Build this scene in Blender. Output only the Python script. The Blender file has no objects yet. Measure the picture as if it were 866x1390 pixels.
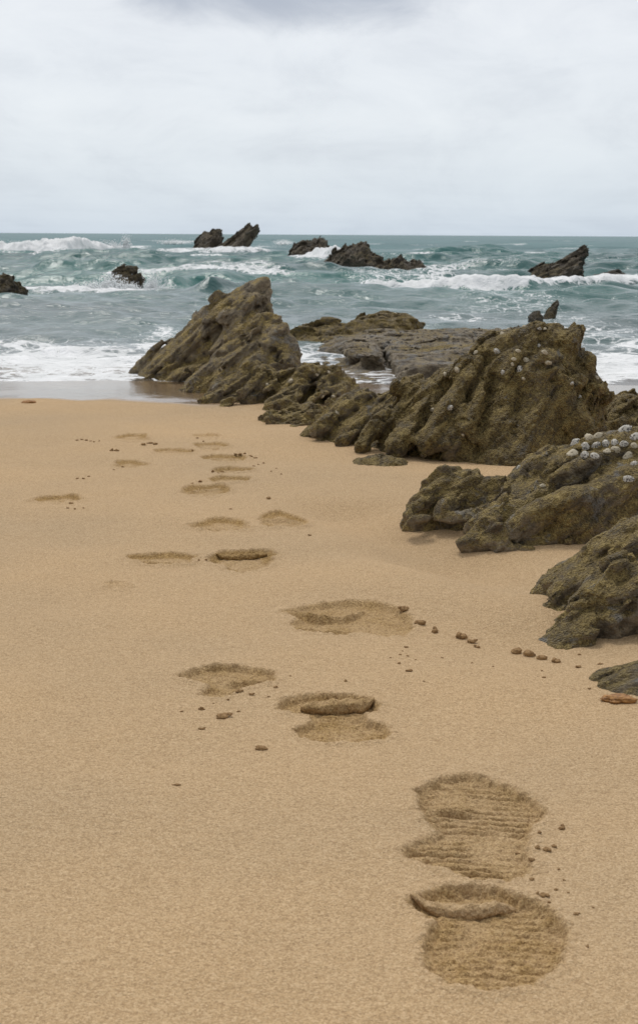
import bpy, math, random
import numpy as np
from mathutils import Vector, Matrix
from mathutils.bvhtree import BVHTree

random.seed(7)
rng = np.random.default_rng(7)
SC = bpy.context.scene
COL = SC.collection
R = math.radians

# ------------------------------------------------------------------ camera
F = 2000.0                      # focal length in photo pixels
CX, CY = 433.0, 650.0           # optical centre in the photo
H = 0.75                        # eye height above the sea (photographer crouching)
PITCH = math.atan((CY - 318.5) / F)
ROLL = math.atan(5.0 / 866.0)
CAM = Matrix.Translation((0, 0, H)) @ Matrix.Rotation(math.pi / 2 - PITCH, 4, 'X') @ Matrix.Rotation(ROLL, 4, 'Z')
M3 = np.array(CAM.to_3x3())
EYE = np.array((0.0, 0.0, H))

cd = bpy.data.cameras.new("camera")
cam = bpy.data.objects.new("camera", cd)
COL.objects.link(cam)
cam.matrix_world = CAM
cd.sensor_fit = 'VERTICAL'
cd.sensor_height = 36.0 * 1390 / 1300
cd.sensor_width = 36.0 * 866 / 1300
cd.lens = F / 1300 * 36.0
cd.shift_y = -(695 - CY) / 1390
cd.clip_start = 0.05
cd.clip_end = 20000
cd.dof.use_dof = True
cd.dof.focus_distance = 2.8
cd.dof.aperture_fstop = 22
SC.camera = cam


def ray(px, py):
    px = np.asarray(px, float); py = np.asarray(py, float)
    v = np.stack([(px - CX) / F, (CY - py) / F, -np.ones_like(px)], -1)
    return v @ M3.T


def on_plane(px, py, z=0.05):
    d = ray(px, py)
    t = (z - H) / d[..., 2]
    return EYE + d * t[..., None]


def at_depth(px, py, Y):
    d = ray(px, py)
    return EYE + d * (np.asarray(Y) / d[..., 1])[..., None]


def project(p):
    v = (np.asarray(p, float) - EYE) @ M3
    return CX + F * v[..., 0] / -v[..., 2], CY - F * v[..., 1] / -v[..., 2]


# ------------------------------------------------------------------ noise
_perm = rng.permutation(256).astype(np.int32)
_perm = np.concatenate([_perm, _perm, _perm[:8]])
_grad = rng.normal(size=(256, 3)).astype(np.float32)
_grad /= np.linalg.norm(_grad, axis=1)[:, None]


_gx, _gy, _gz = (np.ascontiguousarray(_grad[_perm[:256]][:, k]) * 1.6 for k in range(3))


def chunked(fn):
    def run(p, *a):
        p = np.asarray(p, np.float32)
        if len(p) <= 100000: return fn(p, *a)
        parts = [fn(p[k:k + 100000], *a) for k in range(0, len(p), 100000)]
        return tuple(np.concatenate(q) for q in zip(*parts)) if isinstance(parts[0], tuple) else np.concatenate(parts)
    return run


@chunked
def perlin(p):
    x, y, z = np.ascontiguousarray(p.T)
    xi, yi, zi = np.floor(x), np.floor(y), np.floor(z)
    x0, y0, z0 = x - xi, y - yi, z - zi
    xi = xi.astype(np.int32) & 255; yi = yi.astype(np.int32) & 255; zi = zi.astype(np.int32) & 255
    u = x0 * x0 * x0 * (x0 * (x0 * 6 - 15) + 10)
    v = y0 * y0 * y0 * (y0 * (y0 * 6 - 15) + 10)
    w = z0 * z0 * z0 * (z0 * (z0 * 6 - 15) + 10)
    x1, y1, z1 = x0 - 1, y0 - 1, z0 - 1
    A = _perm.take(xi); B = _perm.take(xi + 1)
    yj = yi + 1; zj = zi + 1

    def g(h, a, b, c):
        return _gx.take(h) * a + _gy.take(h) * b + _gz.take(h) * c

    def edge(yy, zz, b, c):
        ha = (_perm.take(A + yy) + zz) & 255
        hb = (_perm.take(B + yy) + zz) & 255
        a_ = g(ha, x0, b, c)
        return a_ + u * (g(hb, x1, b, c) - a_)
    p00 = edge(yi, zi, y0, z0); p10 = edge(yj, zi, y1, z0)
    p01 = edge(yi, zj, y0, z1); p11 = edge(yj, zj, y1, z1)
    a = p00 + v * (p10 - p00)
    return a + w * (p01 + v * (p11 - p01) - a)


def fbm(p, octv=4, gain=0.5, ridged=False):
    s, a, tot = 0, 1.0, 0
    p = np.asarray(p, np.float32)
    for k in range(octv):
        n = perlin(p + 17.3 * k)
        if ridged:
            n = 1 - 2 * np.abs(n)
        s = s + a * n
        tot += a
        a *= gain
        p = p * 2.03
    return s / tot


_g2 = np.stack([np.cos(np.arange(256) * 2.39996), np.sin(np.arange(256) * 2.39996)], -1).astype(np.float32)


def perlin2(x, y):
    xi = np.floor(x); yi = np.floor(y)
    fx = x - xi; fy = y - yi
    xi = xi.astype(np.int32) & 255; yi = yi.astype(np.int32) & 255
    u = fx * fx * fx * (fx * (fx * 6 - 15) + 10); v = fy * fy * fy * (fy * (fy * 6 - 15) + 10)
    A = _perm[xi]; B = _perm[(xi + 1) & 255]; y1 = (yi + 1) & 255
    def g(h, a, b):
        q = _g2[_perm[h]]
        return q[..., 0] * a + q[..., 1] * b
    n0 = g(A + yi, fx, fy); n1 = g(B + yi, fx - 1, fy)
    m0 = g(A + y1, fx, fy - 1); m1 = g(B + y1, fx - 1, fy - 1)
    a = n0 + (n1 - n0) * u
    return (a + (m0 + (m1 - m0) * u - a) * v) * 1.45


def fbm2(x, y, sc, octv=4, z=0.0, gain=0.5):
    x = (x * sc + z * 13.71).astype(np.float32); y = (y * sc + z * 7.13).astype(np.float32)
    s, a, tot = 0, 1.0, 0
    for k in range(octv):
        s = s + a * perlin2(x + 17.3 * k, y + 5.9 * k)
        tot += a; a *= gain
        x = x * 2.03; y = y * 2.03
    return s / tot


_wj = rng.uniform(0.22, 0.78, size=(256, 3)).astype(np.float32)
_wg = rng.normal(size=(256, 4)).astype(np.float32)


@chunked
def facets(p):
    """cells of broken rock: each cell is its own tilted face; returns height and distance to the cracks"""
    p = np.asarray(p, np.float32)
    i0 = np.floor(p - .5).astype(np.int32)
    b1 = np.full(len(p), 9e9, np.float32); b2 = b1.copy()
    hh = np.zeros(len(p), np.float32)
    for dx in (0, 1):
        for dy in (0, 1):
            for dz in (0, 1):
                c = i0 + np.array((dx, dy, dz), np.int32)
                h = _perm[(_perm[(_perm[c[:, 0] & 255] + c[:, 1]) & 255] + c[:, 2]) & 255]
                v = p - c - _wj[h]
                d = (v * v).sum(1)
                g = _wg[h]
                ht = .45 * g[:, 3] + .75 * (v * g[:, :3]).sum(1)
                n = d < b1
                b2 = np.where(n, b1, np.minimum(b2, d))
                hh = np.where(n, ht, hh)
                b1 = np.where(n, d, b1)
    return hh, np.sqrt(b2) - np.sqrt(b1)


def sstep(a, b, x):
    t = np.clip((x - a) / (b - a), 0, 1)
    return t * t * (3 - 2 * t)


def poly_sdf(X, Z, poly):
    """signed distance (inside negative) of flat arrays to a polygon"""
    P = np.asarray(poly, np.float64)
    d = np.full(X.shape, 1e18)
    s = np.ones(X.shape)
    n = len(P)
    for i in range(n):
        a, b = P[i], P[i - 1]
        ex, ez = b - a
        wx, wz = X - a[0], Z - a[1]
        t = np.clip((wx * ex + wz * ez) / (ex * ex + ez * ez + 1e-12), 0, 1)
        d = np.minimum(d, (wx - ex * t) ** 2 + (wz - ez * t) ** 2)
        c1 = Z >= a[1]; c2 = Z < b[1]; c3 = ex * wz > ez * wx
        flip = (c1 & c2 & c3) | (~c1 & ~c2 & ~c3)
        s = np.where(flip, -s, s)
    return s * np.sqrt(d)


def seg_dist(X, Y, pts):
    d = np.full(X.shape, 1e9)
    for (a, b) in zip(pts[:-1], pts[1:]):
        ex, ey = b[0] - a[0], b[1] - a[1]
        t = np.clip(((X - a[0]) * ex + (Y - a[1]) * ey) / (ex * ex + ey * ey + 1e-12), 0, 1)
        d = np.minimum(d, np.hypot(X - a[0] - ex * t, Y - a[1] - ey * t))
    return d


# ------------------------------------------------------------------ objects
def tag(o, label=None, cat=None, group=None, kind=None):
    if label: o["label"] = label
    if cat: o["category"] = cat
    if group: o["group"] = group
    if kind: o["kind"] = kind
    return o


def mesh_from(name, V, Q, mat=None, smooth=True, origin=None, parent=None, tris=False):
    me = bpy.data.meshes.new(name)
    V = np.asarray(V, np.float32)
    o_ = np.zeros(3) if origin is None else np.asarray(origin)
    n = 3 if tris else 4
    me.vertices.add(len(V))
    me.vertices.foreach_set("co", (V - o_).astype(np.float32).ravel())
    Q = np.asarray(Q, np.int32)
    me.loops.add(Q.size)
    me.loops.foreach_set("vertex_index", Q.ravel())
    me.polygons.add(len(Q))
    me.polygons.foreach_set("loop_start", np.arange(0, Q.size, n, dtype=np.int32))
    me.polygons.foreach_set("loop_total", np.full(len(Q), n, np.int32))
    if smooth:
        me.polygons.foreach_set("use_smooth", np.ones(len(Q), bool))
    me.update(calc_edges=True)
    me.validate()
    if mat: me.materials.append(mat)
    ob = bpy.data.objects.new(name, me)
    COL.objects.link(ob)
    ob.location = o_
    if parent is not None:
        ob.parent = parent
        ob.location = (0, 0, 0)
    return ob


def fattr(ob, name, vals):
    a = ob.data.attributes.new(name, 'FLOAT', 'POINT')
    a.data.foreach_set("value", np.asarray(vals, np.float32))


def empty(name, loc):
    e = bpy.data.objects.new(name, None)
    e.empty_display_size = 0.05
    e.location = loc
    COL.objects.link(e)
    return e


# ------------------------------------------------------------------ materials
class NT:
    def __init__(self, name):
        self.m = bpy.data.materials.new(name)
        self.m.use_nodes = True
        self.t = self.m.node_tree
        self.t.nodes.clear()
        self.out = self.n('ShaderNodeOutputMaterial')

    def n(self, typ, **kw):
        nd = self.t.nodes.new(typ)
        for k, v in kw.items():
            setattr(nd, k, v)
        return nd

    def l(self, a, b):
        self.t.links.new(a, b)

    def setin(self, sock, v):
        if isinstance(v, bpy.types.NodeSocket):
            self.l(v, sock)
        else:
            sock.default_value = v

    def noise(self, vec, scale, detail=4, rough=0.5, dist=0.0):
        nd = self.n('ShaderNodeTexNoise')
        self.l(vec, nd.inputs['Vector'])
        nd.inputs['Scale'].default_value = scale
        nd.inputs['Detail'].default_value = detail
        nd.inputs['Roughness'].default_value = rough
        nd.inputs['Distortion'].default_value = dist
        return nd.outputs['Fac']

    def voro(self, vec, scale, feature='F1', out='Distance', detail=0):
        nd = self.n('ShaderNodeTexVoronoi', feature=feature)
        self.l(vec, nd.inputs['Vector'])
        nd.inputs['Scale'].default_value = scale
        if 'Detail' in nd.inputs: nd.inputs['Detail'].default_value = detail
        return nd.outputs[out]

    def ramp(self, fac, stops, interp='LINEAR'):
        nd = self.n('ShaderNodeValToRGB')
        cr = nd.color_ramp
        cr.interpolation = interp
        while len(cr.elements) < len(stops):
            cr.elements.new(0.5)
        for e, (p, c) in zip(cr.elements, stops):
            e.position = p
            e.color = c if len(c) == 4 else (*c, 1)
        self.l(fac, nd.inputs['Fac'])
        return nd.outputs['Color']

    def math(self, op, a, b=0.0, clamp=False):
        nd = self.n('ShaderNodeMath', operation=op, use_clamp=clamp)
        self.setin(nd.inputs[0], a)
        self.setin(nd.inputs[1], b)
        return nd.outputs[0]

    def mapr(self, v, a, b, c=0.0, d=1.0):
        nd = self.n('ShaderNodeMapRange', interpolation_type='SMOOTHSTEP')
        self.setin(nd.inputs['Value'], v)
        for k, x in zip(('From Min', 'From Max', 'To Min', 'To Max'), (a, b, c, d)):
            nd.inputs[k].default_value = x
        return nd.outputs['Result']

    def mix(self, fac, a, b, mode='MIX'):
        nd = self.n('ShaderNodeMix', data_type='RGBA', blend_type=mode)
        self.setin(nd.inputs['Factor'], fac)
        for s, v in ((nd.inputs[6], a), (nd.inputs[7], b)):
            if isinstance(v, tuple) and len(v) == 3: v = (*v, 1)
            self.setin(s, v)
        return nd.outputs[2]

    def bump(self, h, strength, dist, normal=None):
        nd = self.n('ShaderNodeBump')
        self.l(h, nd.inputs['Height'])
        nd.inputs['Strength'].default_value = strength
        nd.inputs['Distance'].default_value = dist
        if normal is not None: self.l(normal, nd.inputs['Normal'])
        return nd.outputs['Normal']

    def attr(self, name):
        nd = self.n('ShaderNodeAttribute', attribute_name=name)
        return nd.outputs['Fac']

    def coords(self, which='Object'):
        return self.n('ShaderNodeTexCoord').outputs[which]

    def pos(self):
        return self.n('ShaderNodeNewGeometry').outputs['Position']

    def scaled(self, vec, s):
        nd = self.n('ShaderNodeMapping')
        self.l(vec, nd.inputs['Vector'])
        nd.inputs['Scale'].default_value = s
        return nd.outputs['Vector']

    def principled(self, color, rough, normal=None, spec=0.5, link=True):
        b = self.n('ShaderNodeBsdfPrincipled')
        if isinstance(color, tuple) and len(color) == 3: color = (*color, 1)
        self.setin(b.inputs['Base Color'], color)
        self.setin(b.inputs['Roughness'], rough)
        b.inputs['Specular IOR Level'].default_value = spec
        if normal is not None: self.l(normal, b.inputs['Normal'])
        if link: self.l(b.outputs[0], self.out.inputs['Surface'])
        return b


def sand_material(name, damp_shade):
    t = NT(name)
    p = t.pos()
    grain = t.voro(p, 560.0, out='Color')
    sep = t.n('ShaderNodeSeparateColor'); t.l(grain, sep.inputs[0])
    g2 = t.noise(p, 230, 3, 0.7)
    g3 = t.noise(p, 95, 2, 0.6)
    big = t.noise(p, 1.3, 4, 0.55)
    a = t.math('ADD', t.math('MULTIPLY', sep.outputs[0], 0.5), t.math('MULTIPLY', g2, 0.45))
    a = t.math('ADD', a, t.math('MULTIPLY', g3, 0.16))
    a = t.math('ADD', a, 0.045)
    if damp_shade:
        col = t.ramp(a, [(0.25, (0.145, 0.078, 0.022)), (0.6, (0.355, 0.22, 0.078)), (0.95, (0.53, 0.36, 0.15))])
        mask = t.attr('damp_shade')
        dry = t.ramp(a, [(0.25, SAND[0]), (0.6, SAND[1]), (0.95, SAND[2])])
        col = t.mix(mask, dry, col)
    else:
        col = t.ramp(a, [(0.25, SAND[0]), (0.6, SAND[1]), (0.95, SAND[2])])
    tint = t.ramp(big, [(0.3, (0.92, 0.93, 0.95)), (0.7, (1.06, 1.03, 0.99))])
    col = t.mix(1.0, col, tint, 'MULTIPLY')
    wet = t.attr('wet')
    wn = t.noise(t.scaled(p, (1, 2.5, 1)), 2.6, 4, 0.6)
    w = t.mapr(t.math('ADD', wet, t.math('MULTIPLY', t.math('SUBTRACT', wn, 0.5), 0.5)), 0.2, 0.72)
    col = t.mix(w, col, t.mix(0.5, t.mix(1.0, col, (0.5, 0.46, 0.42), 'MULTIPLY'), (0.17, 0.125, 0.08)))
    rough = t.mapr(w, 0.0, 1.0, 0.92, 0.12)
    h = t.math('ADD', t.math('MULTIPLY', sep.outputs[1], 0.4), t.math('MULTIPLY', g2, 1.0))
    h = t.math('ADD', h, t.math('MULTIPLY', g3, 1.2))
    nd = t.n('ShaderNodeBump')
    t.l(h, nd.inputs['Height'])
    t.l(t.mapr(w, 0, 1, 0.55 if not damp_shade else 0.8, 0.03), nd.inputs['Strength'])
    nd.inputs['Distance'].default_value = 0.004
    b = t.principled(col, rough, nd.outputs['Normal'], 0.35)
    return t.m


SAND = [(0.325, 0.212, 0.107), (0.50, 0.344, 0.182), (0.65, 0.482, 0.288)]


def rock_material(name, algae=1.0, grey=0.5, dark=1.0, s=1.0, strata=0.0, tilt=0.6):
    t = NT(name)
    p = t.pos()
    big = t.noise(p, 5 * s, 5, 0.6, 0.4)
    mid = t.noise(p, 22 * s, 6, 0.65)
    fine = t.noise(p, 120 * s, 5, 0.7)
    tuft = t.voro(p, 190 * s)
    cell = t.voro(p, 34 * s)
    geo = t.n('ShaderNodeNewGeometry')
    sep = t.n('ShaderNodeSeparateXYZ'); t.l(geo.outputs['True Normal'], sep.inputs[0])
    d = dark
    bare = t.ramp(mid, [(0.3, (0.045 * d, 0.036 * d, 0.024 * d)), (0.52, (0.16 * d, 0.13 * d, 0.088 * d)), (0.75, (0.30 * d, 0.26 * d, 0.19 * d))])
    a = t.math('ADD', t.math('MULTIPLY', fine, 0.55), t.math('MULTIPLY', mid, 0.5))
    moss = t.ramp(a, [(0.36, (0.020 * d, 0.015 * d, 0.006 * d)), (0.5, (0.112 * d, 0.080 * d, 0.028 * d)), (0.62, (0.235 * d, 0.175 * d, 0.065 * d)), (0.76, (0.43 * d, 0.34 * d, 0.15 * d))])
    # algae grow on the upper faces and in patches
    m = t.math('ADD', t.math('MULTIPLY', sep.outputs[2], 0.28), t.math('MULTIPLY', big, 0.9))
    m = t.math('ADD', m, t.math('MULTIPLY', mid, 0.45))
    mask = t.mapr(m, 0.98 - 0.5 * algae, 1.22 - 0.5 * algae)
    col = t.mix(mask, bare, moss)
    # slate grey patches
    gp = t.mapr(t.noise(p, 9 * s, 4, 0.6, 0.8), 0.66 - 0.12 * grey, 0.76 - 0.12 * grey)
    col = t.mix(t.math('MULTIPLY', gp, 0.75), col, t.ramp(fine, [(0.3, (0.085 * d, 0.08 * d, 0.072 * d)), (0.7, (0.20 * d, 0.19 * d, 0.17 * d))]))
    # pale barnacle specks
    sp = t.math('MULTIPLY', t.math('LESS_THAN', t.voro(p, 75 * s), 0.16), t.mapr(t.noise(p, 7 * s, 2), 0.52, 0.66))
    col = t.mix(t.math('MULTIPLY', sp, 0.6), col, (0.42, 0.39, 0.31))
    h = t.math('ADD', t.math('MULTIPLY', mid, 1.0), t.math('MULTIPLY', fine, 0.9))
    h = t.math('ADD', h, t.math('MULTIPLY', t.math('MULTIPLY', tuft, mask), -0.6))
    h = t.math('ADD', h, t.math('MULTIPLY', cell, 0.3))
    if strata:
        rot = t.n('ShaderNodeMapping'); t.l(p, rot.inputs['Vector'])
        rot.vector_type = 'TEXTURE'
        rot.inputs['Rotation'].default_value = (0.15, -tilt, 0)
        rot.inputs['Scale'].default_value = (1, 1, 1 / 11)
        st = t.noise(rot.outputs[0], 3.2 * s, 4, 0.6)
        h = t.math('ADD', h, t.math('MULTIPLY', st, strata * 2.5))
        col = t.mix(t.mapr(st, 0.44, 0.30, 0, 0.5), col, (0.03 * d, 0.025 * d, 0.02 * d))
    nrm = t.bump(h, 1.0, 0.026 / s)
    rough = t.mapr(mid, 0.3, 0.7, 0.55, 0.95)
    t.principled(col, rough, nrm, 0.35)
    return t.m


def sea_material():
    t = NT("sea_water")
    p = t.pos()
    foam = t.attr('foam')
    shal = t.attr('shallow')
    # ripples
    near = t.noise(t.scaled(p, (1, 1.6, 1)), 7.0, 5, 0.62, 0.5)
    far = t.noise(t.scaled(p, (1, 1.4, 1)), 1.6, 5, 0.6, 0.3)
    nrm = t.bump(t.math('ADD', t.math('MULTIPLY', near, 0.3), far), 0.6, 0.10)
    dn = t.noise(p, 0.16, 3, 0.5)
    deep = t.mix(t.mapr(dn, 0.35, 0.65), (0.014, 0.072, 0.068), (0.024, 0.130, 0.112))
    body = t.mix(t.mapr(shal, 0.25, 1.0), deep, (0.125, 0.15, 0.155))
    body = t.mix(t.mapr(shal, 0.90, 1.0), body, (0.21, 0.155, 0.095))
    water = t.principled(body, 0.14, nrm, 0.5, link=False)
    water.inputs['IOR'].default_value = 1.33
    # far off only the wave sides that lean to the eye are seen, and they mirror less
    t.l(t.mapr(t.attr('far'), 0.0, 1.0, 0.5, 0.06), water.inputs['Specular IOR Level'])
    fd = t.n('ShaderNodeBsdfDiffuse'); fd.inputs['Color'].default_value = (0.085, 0.165, 0.175, 1)
    t.l(nrm, fd.inputs['Normal'])
    wf = t.n('ShaderNodeMixShader'); t.l(t.math('MULTIPLY', t.attr('far'), 0.55), wf.inputs[0])
    t.l(water.outputs[0], wf.inputs[1]); t.l(fd.outputs[0], wf.inputs[2])
    # thin film of water over the sand at the very edge
    tr = t.n('ShaderNodeBsdfTransparent')
    tr.inputs[0].default_value = (0.86, 0.84, 0.8, 1)
    gl = t.n('ShaderNodeBsdfGlossy'); gl.inputs['Roughness'].default_value = 0.06
    nb = t.bump(near, 0.12, 0.02); t.l(nb, gl.inputs['Normal'])
    fr = t.n('ShaderNodeFresnel'); fr.inputs['IOR'].default_value = 1.33
    film = t.n('ShaderNodeMixShader')
    t.l(fr.outputs[0], film.inputs[0]); t.l(tr.outputs[0], film.inputs[1]); t.l(gl.outputs[0], film.inputs[2])
    wmix = t.n('ShaderNodeMixShader')
    t.l(t.attr('film'), wmix.inputs[0]); t.l(wf.outputs[0], wmix.inputs[1]); t.l(film.outputs[0], wmix.inputs[2])
    # lace of foam
    warp = t.n('ShaderNodeTexNoise'); t.l(p, warp.inputs['Vector'])
    warp.inputs['Scale'].default_value = 2.2; warp.inputs['Detail'].default_value = 4
    wv = t.n('ShaderNodeVectorMath', operation='MULTIPLY_ADD')
    t.l(warp.outputs['Color'], wv.inputs[0]); wv.inputs[1].default_value = (0.5, 0.5, 0.5); t.l(p, wv.inputs[2])
    lace = t.voro(wv.outputs[0], 6.5, 'DISTANCE_TO_EDGE')
    lace2 = t.voro(wv.outputs[0], 17.0, 'DISTANCE_TO_EDGE')
    nz = t.noise(t.scaled(p, (1, 1.2, 1)), 3.2, 6, 0.68, 0.6)
    pat = t.math('ADD', t.math('MULTIPLY', t.mapr(lace, 0.0, 0.22, 1, 0), 0.30), t.math('MULTIPLY', t.mapr(lace2, 0.0, 0.2, 1, 0), 0.16))
    pat = t.math('ADD', pat, t.math('MULTIPLY', nz, 0.75))
    fm = t.mapr(t.math('ADD', t.math('MULTIPLY', foam, 1.25), t.math('SUBTRACT', pat, 1.02)), 0.0, 0.32)
    fcol = t.ramp(nz, [(0.25, (0.62, 0.64, 0.63)), (0.65, (0.84, 0.85, 0.85))])
    fb = t.bump(t.math('ADD', nz, t.math('MULTIPLY', lace2, -0.6)), 0.6, 0.05)
    fo = t.principled(fcol, 0.9, fb, 0.1, link=False)
    mx = t.n('ShaderNodeMixShader')
    t.l(fm, mx.inputs[0]); t.l(wmix.outputs[0], mx.inputs[1]); t.l(fo.outputs[0], mx.inputs[2])
    t.l(mx.outputs[0], t.out.inputs['Surface'])
    return t.m


def shell_material(name, light, darkc, amount):
    t = NT(name)
    o = t.coords()
    oi = t.n('ShaderNodeObjectInfo')
    add = t.n('ShaderNodeVectorMath', operation='ADD')
    t.l(o, add.inputs[0])
    cmb = t.n('ShaderNodeCombineXYZ'); t.l(oi.outputs['Random'], cmb.inputs[0]); t.l(cmb.outputs[0], add.inputs[1])
    n1 = t.noise(add.outputs[0], 2.2, 5, 0.75)
    col = t.mix(t.mapr(n1, amount, amount + 0.14), light, darkc)
    t.principled(col, 0.75, t.bump(t.noise(add.outputs[0], 5, 4), 0.5, 0.0012), 0.3)
    return t.m


def plain_noise_material(name, c0, c1, scale, rough=0.9, bump=0.6, dist=0.003):
    t = NT(name)
    p = t.coords()
    n = t.noise(p, scale, 5, 0.65)
    t.principled(t.ramp(n, [(0.3, c0), (0.7, c1)]), rough, t.bump(n, bump, dist), 0.3)
    return t.m


# ------------------------------------------------------------------ rocks: implicit solids turned into meshes
def surface_nets(S, org, step):
    ins = S < 0
    n = np.array(S.shape)
    c = np.zeros(n - 1, np.int8)
    offs = [(a, b, d) for a in (0, 1) for b in (0, 1) for d in (0, 1)]
    for a, b, d in offs:
        c += ins[a:n[0] - 1 + a, b:n[1] - 1 + b, d:n[2] - 1 + d]
    act = np.argwhere((c > 0) & (c < 8))
    idx = np.full(n - 1, -1, np.int32)
    idx[act[:, 0], act[:, 1], act[:, 2]] = np.arange(len(act))
    vals = {o: S[act[:, 0] + o[0], act[:, 1] + o[1], act[:, 2] + o[2]] for o in offs}
    pos = np.zeros((len(act), 3)); cnt = np.zeros(len(act))
    for o in offs:
        for ax in range(3):
            if o[ax] == 0:
                q = list(o); q[ax] = 1; q = tuple(q)
                va, vb = vals[o], vals[q]
                cr = (va < 0) != (vb < 0)
                t = np.where(cr, va / np.where(cr, va - vb, 1), 0)
                pt = np.tile(np.array(o, float), (len(act), 1)); pt[:, ax] += t
                pos += pt * cr[:, None]; cnt += cr
    V = (act + pos / cnt[:, None]) * step + org
    quads = []
    for ax in range(3):
        A = [slice(1, -1)] * 3; B = [slice(1, -1)] * 3
        A[ax] = slice(0, -1); B[ax] = slice(1, None)
        a, b = ins[tuple(A)], ins[tuple(B)]
        e = np.argwhere(a != b)
        sgn = a[e[:, 0], e[:, 1], e[:, 2]]
        base = e + 1
        base[:, ax] -= 1
        u, v = [(1, 2), (2, 0), (0, 1)][ax]
        def g(du, dv):
            q = base.copy(); q[:, u] -= du; q[:, v] -= dv
            return idx[q[:, 0], q[:, 1], q[:, 2]]
        q = np.stack([g(1, 1), g(0, 1), g(0, 0), g(1, 0)], -1)
        q[~sgn] = q[~sgn][:, ::-1]
        quads.append(q)
    return V, np.concatenate(quads)


def keep_largest(V, Q):
    lab = np.arange(len(V))
    while True:
        m = lab[Q].min(1)
        new = lab.copy()
        for k in range(4):
            np.minimum.at(new, Q[:, k], m)
        new = new[new]
        if (new == lab).all(): break
        lab = new
    ids, c = np.unique(lab, return_counts=True)
    keep = lab == ids[c.argmax()]
    remap = np.cumsum(keep) - 1
    Q = Q[keep[Q[:, 0]]]
    return V[keep], remap[Q]


def smin(a, b, k):
    h = np.clip(0.5 + 0.5 * (b - a) / k, 0, 1)
    return b + (a - b) * h - k * h * (1 - h)


from concurrent.futures import ThreadPoolExecutor
POOL = ThreadPoolExecutor(4)
ROCKS = {}
JOBS = []


def rock(key, name, Y, plates, caps, mat, label, vox=1.6, group=None, zmin=-0.12, k=10, noise=(7, 42, 3.5, 15, 1.2, 5), ridge=0.0,
         strata=(0, 0, 0.6), seed=0, cat='rock', margin=20, pits=0.0, fol=(0, 30, .7, 4), cuts=()):
    fu = POOL.submit(solid, Y, plates, caps, vox, zmin, k, noise, ridge, strata, seed, margin, pits, fol, cuts)
    JOBS.append((key, name, mat, label, group, cat, fu))


def build_rocks():
    for key, name, mat, label, group, cat, fu in JOBS:
        V, Q = fu.result()
        org = (float(V[:, 0].mean()), float(V[:, 1].mean()), 0.0)
        ob = mesh_from(name, V, Q, mat, True, org)
        tag(ob, label, cat, group, 'thing')
        ROCKS[key] = ob


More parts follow.
